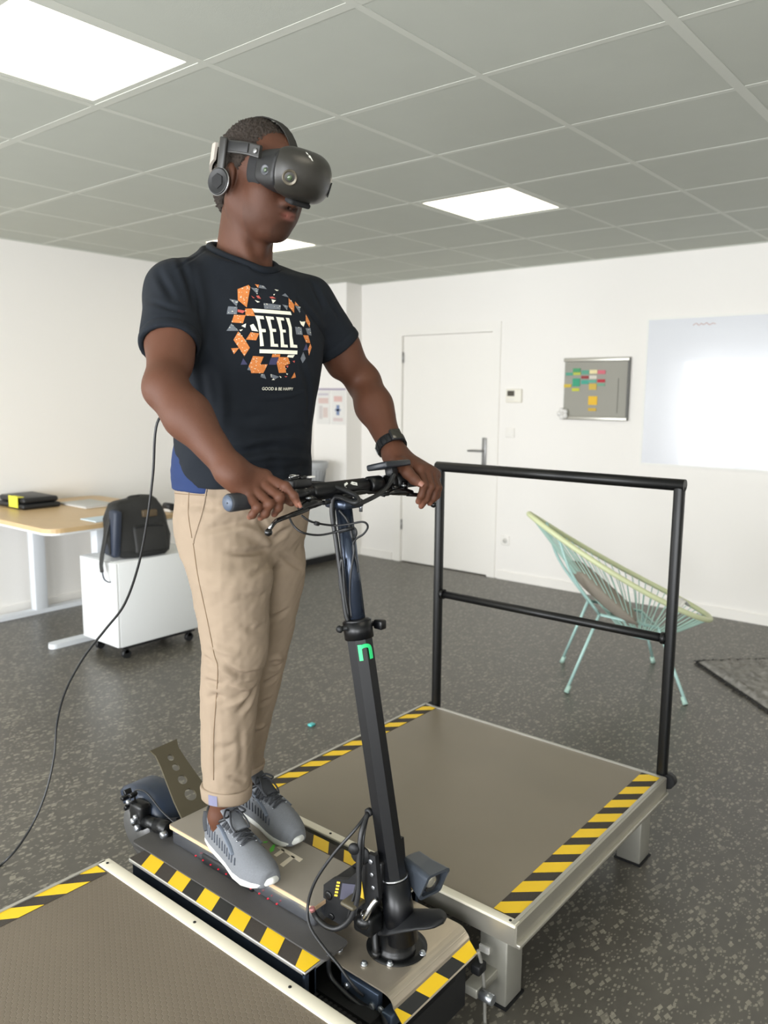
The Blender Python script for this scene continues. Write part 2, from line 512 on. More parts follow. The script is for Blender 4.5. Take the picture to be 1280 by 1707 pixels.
# whiteboard
t = thing('whiteboard', 'large glossy whiteboard mounted flush on the right wall', 'whiteboard', (X1-.01, 1.2, 1.04))
MB().box((X1-.012, .25, 1.04), (X1-.001, 2.245, 2.06)).build('writing_surface', m_wb, t)
fr = MB()
for lo, hi in (((.24, 1.03), (2.255, 1.045)), ((.24, 2.055), (2.255, 2.07)), ((.24, 1.045), (.255, 2.055)), ((2.24, 1.045), (2.255, 2.055))):
    fr.box((X1-.014, lo[0], lo[1]), (X1-.001, hi[0], hi[1]))
fr.build('edge_trim', M('board_trim', (236, 235, 230), .5), t)
sq = MB()
pts = [(1.93, 2.005), (1.91, 2.018), (1.89, 2.004), (1.875, 2.016), (1.86, 2.006), (1.84, 2.018), (1.82, 2.004), (1.80, 2.014), (1.78, 2.008)]
sq.tube(smooth_path([(X1-.0125, y, z) for y, z in pts], 4), .0022, 6)
sq.build('marker_scribble', M('marker_red', (190, 150, 140), .7), t)

# posters on the corner casing
def poster(y0, y1, z0, z1, label, spots):
    t = thing('poster', label, 'poster', (5.458, (y0+y1)/2, z0), 'notices on the corner casing')
    MB().box((5.455, y0, z0), (5.459, y1, z1)).build('sheet', m_paper, t)
    for (a, b, c, d, rgb) in spots:
        MB().box((5.4535, y0+a*(y1-y0), z0+b*(z1-z0)), (5.4552, y0+c*(y1-y0), z0+d*(z1-z0))).build('print_block', M('print_ink', rgb, .8), t)
poster(5.155, 5.325, 1.24, 1.55, 'notice sheet with reddish print on the corner casing, nearer the man',
       [(.1, .62, .85, .78, (214, 190, 184)), (.15, .2, .5, .5, (212, 196, 190)), (.55, .15, .8, .55, (206, 200, 198)), (.1, .86, .9, .92, (196, 190, 198))])
poster(4.965, 5.135, 1.24, 1.55, 'notice sheet with a blue figure on the corner casing, nearer the door',
       [(.2, .68, .8, .84, (216, 182, 176)), (.4, .28, .62, .58, (120, 136, 170)), (.15, .1, .85, .2, (212, 196, 194)), (.3, .4, .72, .46, (150, 160, 186))])
o = MB().box((5.452, 4.96, 1.555), (5.459, 5.33, 1.572)).build('poster_rail', M('rail_lilac', (170, 160, 178), .6))
tag(o, 'thin lilac rail above the two notice sheets on the corner casing', 'rail')

# low white cabinet and grey basket in the far corner
t = thing('low_cabinet', 'white low cabinet on a dark plinth in the far corner behind the man', 'cabinet', (5.1, 5.12, 0))
MB().rbox((4.35, 4.92, .07), (5.36, 5.345, .70), .004).build('carcass', m_white, t)
MB().box((4.38, 4.96, 0), (5.33, 5.32, .07)).build('plinth', m_black, t)
for k in range(2):
    MB().box((4.37 + .5*k, 4.905, .09), (4.85 + .5*k, 4.92, .685)).build('door', m_white, t)
t = thing('storage_basket', 'grey plastic basket standing on the low white cabinet behind the man', 'basket', (5.18, 5.1, .70))
b = MB()
b.lathe([(.085, 0), (.105, .14), (.115, .15), (.125, .16), (.13, .21), (.12, .215), (.115, .17), (.08, .01)], (5.17, 5.08, .70), (0, 0, 1), 20)
b.build('tub', M('basket_grey', (172, 174, 176), .5), t)
for k in range(20):
    a = 2*math.pi*k/20
    MB().cyl((5.17+.088*math.cos(a), 5.08+.088*math.sin(a), .705), (5.17+.107*math.cos(a), 5.08+.107*math.sin(a), .84), .003, n=5).build('slat', M('basket_slat', (120, 122, 124), .5) if k == 0 else bpy.data.materials['basket_slat'], t)

# ---------------------------------------------------------------- desk and what stands there
DZ = .772
t = thing('desk', 'oak-topped desk with white steel legs against the left wall', 'desk', (2.6, 4.7, 0))
top = MB().prism(rounded(2.16, 4.155, 3.15, 5.35, .09, 6), .026, T3((0, 0, DZ-.026)))
top.build('desk_top', m_wood, t)
MB().prism(rounded(2.165, 4.16, 3.145, 5.345, .085, 6), .012, T3((0, 0, DZ-.038))).build('edge_band', m_white, t)
m_leg = M('desk_leg_white', (222, 226, 230), .4)
for y in (4.46, 5.27):
    lg = MB().rbox((2.60, y-.035, .03), (2.69, y+.035, DZ-.04), .006).build('leg', m_leg, t)
    MB().prism(rounded(2.28, y-.035, 3.06, y+.035, .034, 5), .03, T3((0, 0, .002))).build('foot', m_leg, lg)
    MB().box((2.25, y-.03, DZ-.06), (3.05, y+.03, DZ-.038)).build('cross_beam', m_leg, lg)
MB().box((2.62, 4.49, DZ-.11), (2.67, 5.24, DZ-.045)).build('frame_beam', m_leg, t)

# drawer pedestal
t = thing('drawer_pedestal', 'white drawer pedestal on castors carrying the black backpack', 'cabinet', (2.73, 4.1, 0))
PX0, PX1, PY0, PY1, PZ0, PZ1 = 2.43, 2.99, 3.925, 4.30, .085, .575
MB().rbox((PX0, PY0, PZ0), (PX1, PY1, PZ1), .003).build('carcass', m_white, t)
MB().rbox((PX0-.016, PY0+.002, PZ0+.002), (PX0-.001, PY1-.002, PZ1-.002), .002).build('front_panel', m_white, t)
MB().box((PX0+.03, PY0+.03, .06), (PX1-.03, PY1-.03, PZ0)).build('base_plate', m_black, t)
for (x, y) in ((PX0+.06, PY0+.05), (PX1-.06, PY0+.05), (PX0+.06, PY1-.05), (PX1-.06, PY1-.05)):
    MB().cyl((x, y-.012, .026), (x, y+.012, .026), .026, n=14).box((x-.012, y-.012, .03), (x+.012, y+.012, .062)).build('castor', m_black, t)

# items on the desk
o = MB().rbox((2.50, 5.03, DZ+.001), (2.85, 5.28, DZ+.03), .006)
t = thing('laptop_case', 'black padded case at the left edge of the desk, under a yellow note', 'case', (2.48, 5.08, DZ))
MB().rbox((2.42, 4.97, DZ+.001), (2.68, 5.33, DZ+.035), .014).build('body', m_black, t)
MB().rbox((2.43, 4.98, DZ+.037), (2.67, 5.32, DZ+.075), .016).build('upper_flap', m_black, t)
o = MB().box((2.4165, 5.03, DZ+.010), (2.419, 5.15, DZ+.084)).box((2.417, 5.03, DZ+.0755), (2.46, 5.15, DZ+.0785)).build('sticky_note', M('note_yellow', (228, 222, 74), .8))
tag(o, 'bright yellow sticky note on the black case on the desk', 'sticky note')
t = thing('notebook', 'grey notebook with white pages lying on the oak desk', 'notebook', (2.72, 5.0, DZ))
MB().rbox((2.72, 4.74, DZ+.001), (2.94, 5.06, DZ+.012), .003).build('pages', m_paper, t)
MB().rbox((2.715, 4.735, DZ+.012), (2.945, 5.065, DZ+.016), .0015).build('cover', M('notebook_grey', (190, 190, 186), .5), t)
o = MB().box((2.47, 4.20, DZ+.001), (2.64, 4.37, DZ+.007)).build('folded_paper', M('paper_blue', (206, 222, 232), .8))
tag(o, 'pale blue folded paper on the desk corner beside the backpack', 'paper')
t = thing('tape_dispenser', 'white desk gadget with a black roller on the desk behind the backpack', 'tape dispenser', (3.05, 4.3, DZ))
MB().rbox((2.98, 4.2, DZ+.001), (3.12, 4.27, DZ+.045), .01).build('body', m_paper, t)
MB().cyl((3.0, 4.195, DZ+.036), (3.0, 4.275, DZ+.036), .024, n=16).build('roller', m_black, t)

# backpack, upright on the pedestal
def backpack():
    BZ = PZ1
    m_bag = M('bag_nylon', (34, 34, 33), .6, bump=(300, .2))
    m_bag2 = M('bag_navy', (42, 50, 66), .5, bump=(300, .2))
    m_trim = M('bag_trim', (86, 72, 52), .6)
    t = thing('backpack', 'black backpack leaning on top of the white drawer pedestal', 'backpack', (2.72, 4.05, BZ))
    bm = bmesh.new()
    bmesh.ops.create_cube(bm, size=1)
    bmesh.ops.subdivide_edges(bm, edges=bm.edges[:], cuts=5, use_grid_fill=True)
    W_, D_, H_ = .36, .18, .345
    Mx = T3((2.64, 4.03, BZ), rx=math.radians(1), rz=math.radians(-9))
    for v in bm.verts:
        x, y, z = v.co*2
        k = .30
        q = Vector((x, y, z)); n = (abs(x)**5 + abs(y)**5 + abs(z)**5)**.2
        q = q/n if n > 0 else q
        zz = (q.z+1)/2
        wx = W_/2*(1.06 - .22*zz + .05*math.sin(zz*3.1))
        wy = D_/2*(1.1 - .55*zz)
        v.co = Mx @ Vector((q.x*wx - .02*zz + .006*math.sin(9*q.z+4*q.y), q.y*wy + .03*zz + .006*math.sin(8*q.x+5*zz), zz*H_ + .012*math.sin(q.x*3)*zz + .001))
    bm.verts.index_update()
    obj('main_bag', [v.co[:] for v in bm.verts], [[v.index for v in f.verts] for f in bm.faces], m_bag, t)
    bm.free()
    # front pocket, side panel, handle, straps
    Mp = Mx @ T3((.035, -.092, .03), rx=math.radians(-14))
    MB().rbox((-.10, -.012, .0), (.10, .03, .17), .018, Mp, 3).build('front_pocket', m_bag, t)
    MB().tube(smooth_path([Mp @ Vector(p) for p in ((-.095, -.012, .15), (-.04, -.016, .158), (.04, -.016, .158), (.095, -.012, .15))], 5), .004, 6).build('pocket_zip', m_black, t)
    Ms = Mx @ T3((-.175, -.02, .02), ry=math.radians(4))
    MB().rbox((-.02, -.06, 0), (.03, .075, .27), .018, Ms, 3).build('side_panel', m_bag2, t)
    MB().tube(smooth_path([Ms @ Vector(p) for p in ((-.022, -.03, .02), (-.026, -.02, .1), (-.022, .0, .2), (0, .02, .27))], 5), .004, 6).build('side_zip', m_bag, t)
    hd = [Mx @ Vector(p) for p in ((-.06, .02, .325), (-.045, .02, .35), (.02, .022, .352), (.05, .02, .322))]
    MB().tube(smooth_path(hd, 5), .008, 8, squash=.5).build('handle', m_bag, t)
    MB().rbox((.0, -.062, .235), (.09, -.03, .275), .006, Mx).build('logo_patch', m_trim, t)
    st = [Mx @ Vector(p) for p in ((-.14, .0, .30), (-.19, -.01, .2), (-.225, -.03, .09), (-.255, -.06, -.0), (-.258, -.075, -.05))]
    MB().tube(smooth_path(st, 6), [.021]*19 + [.019]*6, 8, squash=.3).build('shoulder_strap', m_bag, t)
    st2 = [Mx @ Vector(p) for p in ((-.258, -.075, -.04), (-.25, -.085, -.09), (-.215, -.085, -.11), (-.2, -.08, -.06), (-.19, -.06, .0))]
    MB().tube(smooth_path(st2, 6), .009, 8, squash=.35).build('webbing_strap', m_bag2, t)
    for k in range(2):
        MB().rbox((.05+.035*k, .0, .25), (.07+.035*k, .02, .30), .004, Mx @ T3((.03, -.03, -.02))).build('buckle', m_black, t)
backpack()

# ---------------------------------------------------------------- string chair
def string_chair():
    C = Vector((4.02, 1.665, 0)); F = Vector((.60, -.80, 0)).normalized(); S = Vector((-F.y, F.x, 0))
    m_f = M('chair_mint_steel', (168, 202, 196), .4)
    m_rim = M('chair_rim_lime', (204, 210, 168), .45)
    m_cord = M('chair_cord_mint', (176, 208, 196), .45)
    t = thing('string_chair', 'mint green string lounge chair with a tilted oval rim, behind the guard rail', 'chair', (C.x, C.y, 0))
    def P(f, s, z): return C + F*f + S*s + Vector((0, 0, z))
    rim = []
    N = 72
    for k in range(N):
        a = 2*math.pi*k/N
        ca, sa = math.cos(a), math.sin(a)
        f = .48*ca - .02; s = .345*sa*(1 + .12*ca)       # wider at the front
        z = .60 - .265*ca + .035*(ca*ca)
        rim.append(P(f, s, z))
    MB().tube(rim, .0145, 8, closed=True).build('rim', m_rim, t)
    ringc = (.09, .0, .265)
    ring = [P(ringc[0] + .085*math.cos(2*math.pi*k/24), .085*math.sin(2*math.pi*k/24), ringc[2] - .02*math.cos(2*math.pi*k/24)) for k in range(24)]
    MB().tube(ring, .009, 6, closed=True).build('seat_ring', m_f, t)
    for k in range(N):
        a = rim[k]; b = ring[int(k*24/N) % 24]
        mid = (a + b)/2 + Vector((0, 0, -.012))
        MB().tube([a, mid, b], .0029, 4, caps=False).build('cord', m_cord, t)
    feet = [Vector((4.08, 2.02, 0)), Vector((3.66, 1.78, 0)), Vector((4.42, 1.615, 0)), Vector((3.90, 1.25, 0))]
    tops = [P(-.14, .14, .40), P(-.14, -.14, .40), P(.16, .16, .34), P(.16, -.16, .34)]
    for ft, tp in zip(feet, tops):
        lg = MB().tube([ft + Vector((0, 0, .012)), tp], .0085, 8).build('leg', m_f, t)
        d = (tp - ft).normalized()
        MB().cyl(ft + Vector((0, 0, .001)), ft + d*.04 + Vector((0, 0, .001)), .014, .012, n=10).build('foot_cap', m_cord, lg)
    fr = MB().tube([tops[0], tops[1], tops[3], tops[2]], .0085, 8, closed=True)
    fr.build('under_frame', m_f, t)
    for sg in (-1, 1):
        MB().tube(smooth_path([P(-.14, sg*.14, .40), P(-.30, sg*.2, .62), P(-.38, sg*.17, .83)], 5), .008, 8).build('back_support', m_f, t)
    # cushion lying in the seat
    m_cu = M('cushion_taupe', (142, 134, 122), .85, bump=(400, .3, 'weave'))
    c = thing('seat_cushion', 'taupe cushion lying in the mint string chair', 'cushion', tuple(P(.04, 0, .31)))
    Mx = frame(P(-.10, .0, .49), F*.72 + Vector((0, 0, -.62)), S)
    bm = bmesh.new(); bmesh.ops.create_cube(bm, size=1); bmesh.ops.subdivide_edges(bm, edges=bm.edges[:], cuts=7, use_grid_fill=True)
    for v in bm.verts:
        x, y, z = v.co*2
        th = .048*(max(0, (1-x**4)*(1-y**4)))**.5 + .004
        v.co = Mx @ Vector((x*.21*(1-.06*y*y), y*.20*(1-.06*x*x), z*th))
    bm.verts.index_update()
    obj('cushion_cover', [v.co[:] for v in bm.verts], [[v.index for v in f.verts] for f in bm.faces], m_cu, c)
    bm.free()
    o = MB()
    for k in range(3):
        o.tube(smooth_path([P(.28, -.1+.03*k, .43), P(.32, -.05+.03*k, .455), P(.36, .0+.03*k, .42)], 4), .012, 8, squash=.4)
    oo = o.build('folded_paper', m_paper)
    tag(oo, 'crumpled white paper on the front of the string chair', 'paper')
string_chair()

# shaggy rug
def rug():
    c0 = np.array([4.58, 1.42]); e1 = np.array([-.70, -.714]); e2 = np.array([.714, -.70])
    L1, L2 = 1.9, 1.3
    n1, n2 = 120, 84
    m_rug = M('rug_grey', (150, 147, 142), .95, bump=(500, 1.0), var=(28, .55))
    V = []
    g = RNG.normal(0, 1, (n1+1, n2+1))
    for i in range(n1+1):
        for j in range(n2+1):
            p = c0 + e1*L1*i/n1 + e2*L2*j/n2 + RNG.normal(0, .004, 2)
            edge = i in (0, n1) or j in (0, n2)
            V.append((p[0], p[1], .002 if edge else .012 + .010*abs(g[i, j])))
    Fs = [(i*(n2+1)+j, i*(n2+1)+j+1, (i+1)*(n2+1)+j+1, (i+1)*(n2+1)+j) for i in range(n1) for j in range(n2)]
    Fs = [tuple(f) for f in Fs]
    t = thing('shaggy_rug', 'dark grey shaggy rug on the floor at the right edge of the room', 'rug', (4.6, .7, 0))
    obj('pile', V, Fs, m_rug, t)
    fr = MB()
    m_fr = M('rug_fringe', (50, 49, 48), .95)
    for i in range(0, 260):
        for q, dq in ((c0 + e1*L1*i/260, -e2), (c0 + e2*L2*i/260, -e1)):
            L = RNG.uniform(.012, .03); d = dq*L + RNG.normal(0, .006, 2)
            fr.tube([(q[0], q[1], .006), (q[0]+d[0]*.5, q[1]+d[1]*.5, .012), (q[0]+d[0], q[1]+d[1], .003)], [.004, .003, .001], 4, caps=False)
    o = fr.build('fringe', m_fr, t); o['kind'] = 'stuff'
rug()
o = MB().rbox((2.49, 2.475, .0005), (2.52, 2.50, .012), .004).build('plastic_bit', M('teal_plastic', (90, 190, 190), .4))
tag(o, 'tiny teal plastic bit lying on the dark floor behind the man', 'plastic bit')
# ---------------------------------------------------------------- platforms of the simulator
ZP = 0.2595
m_deckR = M('platform_rubber', (122, 113, 98), .40, var=(5, .07), bump=(700, .1))
m_galv = M('galvanised_steel', (184, 180, 168), .38, metal=0.75, var=(12, .12))
m_strip = M('cream_edge_strip', (218, 212, 194), .45)
m_tapeb = M('tape_black_grit', (58, 52, 46), .8, bump=(1500, .6), var=(420, .6))
m_tapek = M('tape_black', (34, 35, 34), .6)
m_tapey = M('tape_yellow', (238, 196, 26), .5)
m_legst = M('platform_leg_steel', (164, 162, 152), .45, metal=0.6, var=(10, .1))
m_blk = M('painted_black_steel', (11, 12, 13), .38, spec=.4)
m_blkm = M('matte_black', (16, 17, 19), .55, spec=.4)
m_bolt = M('zinc_bolt', (176, 180, 186), .3, metal=.9)

def hex_mat():
    m = M('hex_studded_mat', (106, 96, 82), .5, var=(4, .10))
    nt = m.node_tree; L = nt.links; b = nt.nodes['Principled BSDF']
    tc = [n for n in nt.nodes if n.type == 'TEX_COORD'][0]
    # honeycomb: two staggered grids, distance to the nearest centre
    sx, sy = .0135, .0135*math.sqrt(3)
    sep = nt.nodes.new('ShaderNodeSeparateXYZ'); L.new(tc.outputs['Object'], sep.inputs[0])
    def mth(op, a, b_=None):
        n = nt.nodes.new('ShaderNodeMath'); n.operation = op
        for i, v in enumerate((a, b_)):
            if v is None: continue
            if isinstance(v, (int, float)): n.inputs[i].default_value = v
            else: L.new(v, n.inputs[i])
        return n.outputs[0]
    ds = []
    for off in (0.0, .5):
        q = []
        for ax, s_ in (('X', sx), ('Y', sy)):
            a = mth('ADD', mth('DIVIDE', sep.outputs[ax], s_), off + 100)
            fr = mth('SUBTRACT', mth('FRACT', a), .5)
            q.append(mth('ABSOLUTE', mth('MULTIPLY', fr, s_)))
        h = mth('MAXIMUM', q[0], mth('ADD', mth('MULTIPLY', q[0], .5), mth('MULTIPLY', q[1], .8660254)))
        ds.append(h)
    d = mth('MINIMUM', ds[0], ds[1])
    hgt = mth('SMOOTH_MIN', mth('MULTIPLY', mth('SUBTRACT', .0066, d), 900.0), 1.0)
    nt.nodes[-1].inputs[2].default_value = .2
    bp = nt.nodes.new('ShaderNodeBump'); bp.inputs['Strength'].default_value = .55; bp.inputs['Distance'].default_value = .0009
    L.new(hgt, bp.inputs['Height']); L.new(bp.outputs['Normal'], b.inputs['Normal'])
    return m
m_hex = hex_mat()

def tape(parent, o, ds, dt, nrm, L, W, slant, period, duty, phase, base_mat=None, alt=None):
    """hazard tape: a dark band with yellow slanted stripes, each stripe a part"""
    o, ds, dt, nrm = Vector(o), Vector(ds), Vector(dt), Vector(nrm)
    def P(s, t, h): return o + ds*s + dt*t + nrm*h
    def slab(poly, h0, h1):
        n = len(poly)
        vs = [P(s, t, h0) for s, t in poly] + [P(s, t, h1) for s, t in poly]
        fs = [tuple(range(n, 2*n)), tuple(reversed(range(n)))] + [(k, (k+1) % n, n+(k+1) % n, n+k) for k in range(n)]
        return vs, fs
    def clip(poly, lo, hi):
        for sgn, lim in ((1, lo), (-1, hi)):
            out = []
            for k in range(len(poly)):
                a, b = poly[k], poly[(k+1) % len(poly)]
                da, db = sgn*(a[0]-lim), sgn*(b[0]-lim)
                if da >= 0: out.append(a)
                if da*db < 0:
                    f = da/(da-db); out.append((a[0]+f*(b[0]-a[0]), a[1]+f*(b[1]-a[1])))
            poly = out
            if len(poly) < 3: return None
        return poly
    v, f = slab([(0, 0), (L, 0), (L, W), (0, W)], .0002, .0010)
    band = obj('hazard_tape', v, f, base_mat or m_tapeb, parent, False)
    k = -3
    while phase + k*period < L + abs(slant)*W:
        s0 = phase + k*period
        p = clip([(s0, 0), (s0+duty, 0), (s0+duty+slant*W, W), (s0+slant*W, W)], 0.001, L-.001)
        if p:
            v, f = slab(p, .0010, .0016)
            obj('yellow_stripe', v, f, m_tapey, band, False)
        if alt and k in alt:
            s1 = s0 + duty; p = clip([(s1, 0), (s1+period-duty, 0), (s1+period-duty+slant*W, W), (s1+slant*W, W)], 0.001, L-.001)
            if p:
                v, f = slab(p, .0010, .0014); obj('black_patch', v, f, m_tapek, band, False)
        k += 1
    return band

def screw(parent, c, r=.004, name='screw'):
    MB().lathe([(r, 0), (r*.9, .0015), (r*.4, .0018)], c, (0, 0, 1), 10).build(name, m_blkm, parent)

XF, XB, YL, YR = 1.5615, 2.545, 1.865, .865
# right hand platform
t = thing('platform', 'right platform with grey-brown top, hazard-taped edges and the black guard rail behind it', 'platform', ((XF+XB)/2, (YL+YR)/2, 0))
MB().box((XF+.022, YR+.012, ZP-.03), (XB-.005, YL-.005, ZP-.002)).build('top_panel', m_deckR, t)
MB().rbox((XF-.004, YR, ZP-.006), (XF+.022, YL, ZP+.002), .002).build('edge_strip', m_strip, t)
for y in (YR+.02, YR+.3, YR+.62, YR+.9): screw(t, (XF+.009, y, ZP+.002))
# side channel toward the camera: upright web with a bright lip and a lower flange
ch = MB().box((XF, YR-.004, ZP-.05), (XB, YR+.006, ZP+.0015)).rbox((XF, YR-.014, ZP-.058), (XB, YR+.004, ZP-.046), .003)
ch.build('side_channel', m_galv, t)
MB().box((XF, YR+.004, ZP-.001), (XB, YR+.014, ZP+.003)).build('side_lip', m_alu, t)
MB().box((XB-.006, YR, ZP-.05), (XB+.004, YL, ZP+.002)).build('rear_channel', m_alu, t)
MB().box((XF, YL-.006, ZP-.05), (XB, YL+.004, ZP+.002)).build('far_channel', m_alu, t)
MB().box((XF-.002, YR, ZP-.055), (XF+.03, YL, ZP-.007)).build('front_beam', m_galv, t)
for y in (YR+.25, YR+.5, YR+.75):
    MB().box((XF+.03, y-.02, ZP-.07), (XB-.01, y+.02, ZP-.03)).build('joist', m_galv, t)
tape(t, (XF+.026, YR+.016, ZP-.002), (1, 0, 0), (0, 1, 0), (0, 0, 1), XB-XF-.035, .062, -.9, .1115, .06, .03)
tape(t, (XF+.026, YL-.058, ZP-.002), (1, 0, 0), (0, 1, 0), (0, 0, 1), XB-XF-.035, .05, -1.0, .108, .052, .06)
for (x, y) in ((XF+.065, YR+.075), (XB-.10, YR+.06), (XF+.065, YL-.075), (XB-.10, YL-.06)):
    lg = MB().rbox((x-.04, y-.04, .004), (x+.04, y+.04, ZP-.05), .004).build('leg', m_legst, t)
    MB().box((x-.045, y-.045, 0), (x+.045, y+.045, .006)).build('foot_pad', m_blkm, lg)
MB().box((XF+.019, YR+.085, .13), (XF+.0248, YR+.113, .148)).build('label_sticker', m_paper, t)
# clamp block and cable by the near leg
MB().rbox((XF-.07, YR+.06, .075), (XF+.03, YR+.10, .10), .003).build('bracket_arm', m_legst, t)
MB().cyl((XF-.06, YR+.055, .088), (XF-.06, YR+.02, .088), .013, n=12).build('bracket_bolt', m_bolt, t)

# left hand platform (mostly below the camera)
LXF, LX0 = 1.0754, 0.09
t = thing('platform', 'left platform with hexagon-studded brown mat and a cream edge strip, at the bottom left', 'platform', ((LXF+LX0)/2, (YL+YR)/2, 0))
MB().box((LX0+.01, YR+.01, ZP-.03), (LXF-.016, YL-.006, ZP-.002)).build('studded_mat', m_hex, t)
MB().rbox((LXF-.02, YR, ZP-.006), (LXF+.014, YL, ZP+.002), .002).build('edge_strip', m_strip, t)
for y in (YL-.02, YL-.4, YL-.73): screw(t, (LXF-.003, y, ZP+.002))
MB().box((LXF-.02, YR, ZP-.07), (LXF+.012, YL, ZP-.008)).build('front_beam', m_galv, t)
MB().box((LX0, YL-.006, ZP-.06), (LXF, YL+.004, ZP+.002)).build('far_channel', m_alu, t)
MB().box((LX0, YR-.004, ZP-.06), (LXF, YR+.008, ZP+.002)).build('near_channel', m_galv, t)
MB().box((LX0-.004, YR, ZP-.06), (LX0+.008, YL, ZP+.002)).build('outer_channel', m_galv, t)
tape(t, (LX0+.02, YL-.056, ZP-.002), (1, 0, 0), (0, 1, 0), (0, 0, 1), LXF-LX0-.045, .05, -1.2, .125, .065, .075)
for (x, y) in ((LX0+.07, YR+.07), (LXF-.07, YR+.07), (LX0+.07, YL-.07), (LXF-.07, YL-.07)):
    lg = MB().rbox((x-.04, y-.04, .004), (x+.04, y+.04, ZP-.05), .004).build('leg', m_legst, t)
    MB().box((x-.045, y-.045, 0), (x+.045, y+.045, .006)).build('foot_pad', m_blkm, lg)

# ---------------------------------------------------------------- guard rail
t = thing('guard_rail', 'black tubular steel guard rail with two crossbars at the back of the right platform', 'guard rail', (XB+.026, 1.36, .2))
RZ, RM = 1.2495, .730
RX = XB + .026
ra, rb = YL-.035, YR+.022
for y in (ra, rb):
    ps = MB().rbox((RX-.017, y-.017, .17), (RX+.017, y+.017, RZ), .012, None, 3).build('post', m_blk, t)
    MB().cyl((RX-.012, y-.022*(1 if y == rb else -1), ZP-.02), (RX+.02, y-.022*(1 if y == rb else -1), ZP-.02), .024, n=16).build('clamp_foot', m_blkm, ps)
MB().tube([(RX, ra+.017, RZ-.006), (RX, rb-.017, RZ-.006)], .0195, 12).build('top_bar', m_blk, t)
MB().tube([(RX, ra, RM), (RX, rb, RM)], .0155, 12).build('middle_bar', m_blk, t)
for y in (ra, rb):
    s_ = 1 if y == rb else -1
    MB().cyl((RX, y+s_*.015, RM), (RX, y+s_*.03, RM), .02, n=14).build('weld_collar', m_blk, t)

# ---------------------------------------------------------------- motion base between the platforms
SX = 1.318
BX0, BX1 = 1.118, 1.53
m_bluesteel = M('blued_steel', (70, 82, 100), .35, metal=.6, var=(14, .2))
m_sheet = M('raw_sheet_steel', (196, 184, 166), .34, metal=.7, var=(9, .18))
m_rubber = M('grey_rubber', (66, 64, 62), .75, bump=(800, .35))
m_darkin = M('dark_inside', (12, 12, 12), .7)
mb_ = thing('motion_base', 'steel motion base under the scooter with hazard-taped side beams and front plate', 'machine base', (SX, 1.4, 0))
MB().box((BX0+.05, .99, .0), (BX1-.05, 1.80, .19)).build('base_box', m_darkin, mb_)
for side, xa, xb in (('l', BX0, BX0+.115), ('r', BX1-.105, BX1)):
    y0, y1 = 1.135, 1.815
    web = MB().box((xa+.012 if side == 'l' else xb-.03, y0, .19), (xa+.03 if side == 'l' else xb-.012, y1, .262)).build('side_beam', m_bluesteel, mb_)
    MB().rbox((xa, y0, .256), (xb, y1, .266), .002).build('top_flange', m_alu, web)
    MB().rbox((xa, y0, .185), (xa+.03 if side == 'l' else xb, y1, .195), .002).build('bottom_flange', m_bluesteel, web)
    MB().box((xa, y0, .19), (xa+.034 if side == 'l' else xb, y0+.008, .262)).build('end_plate', m_bluesteel, web)
    MB().prism(rounded(xa+.05 if side == 'l' else xa, y0-.01, xb+(.02 if side == 'l' else -.05), y1+.06, .012, 4), .005, T3((0, 0, .266))).build('rubber_mat', m_rubber, mb_)
tape(mb_, (BX0+.002, 1.137, .266), (0, 1, 0), (1, 0, 0), (0, 0, 1), .676, .052, .55, .118, .060, -.03, alt=(2, 3))
tape(mb_, (BX1-.052, 1.137, .266), (0, 1, 0), (1, 0, 0), (0, 0, 1), .676, .05, .85, .118, .06, .035)
# dark filler strips beside the beams
MB().box((LXF+.016, 1.0, .10), (BX0-.004, 1.86, .215)).build('filler_strip', m_darkin, mb_)
for k in range(14):
    MB().box((LXF+.018, .93+.014*k, .215), (BX0+.02, .938+.014*k, .2165)).build('brush_strip', m_blkm, mb_)
MB().box((BX0+.01, .975, .06), (BX0+.10, 1.13, .18)).build('side_cover', m_darkin, mb_)
# front plate: bent sheet with rolled nose
prof = [(1.205, .240), (.992, .240)]
for k in range(1, 7):
    a = math.radians(90 - 12*k); prof.append((.992 - .03*math.cos(a), .21 + .03*math.sin(a)))
prof += [(.961, .212), (.938, .188)]
thick = .004
def offset(prof, d):
    out = []
    for i in range(len(prof)):
        a = np.array(prof[max(i-1, 0)]); b = np.array(prof[min(i+1, len(prof)-1)]); t_ = (b-a)/np.linalg.norm(b-a)
        out.append((prof[i][0] - t_[1]*d*-1, prof[i][1] + t_[0]*d))
    return out
low = offset(prof, thick)
PXA, PXB = 1.212, 1.505
poly = prof + low[::-1]
vs = [(PXA, y, z) for y, z in poly] + [(PXB, y, z) for y, z in poly]
n = len(poly)
fs = [(k, (k+1) % n, n+(k+1) % n, n+k) for k in range(n)]
m_ = len(prof)
for k in range(m_-1):
    fs.append((k, n-1-k, n-2-k, k+1)); fs.append((n+k, n+k+1, n+n-2-k, n+n-1-k))
fp = obj('front_plate', vs, fs, m_sheet, mb_, False)
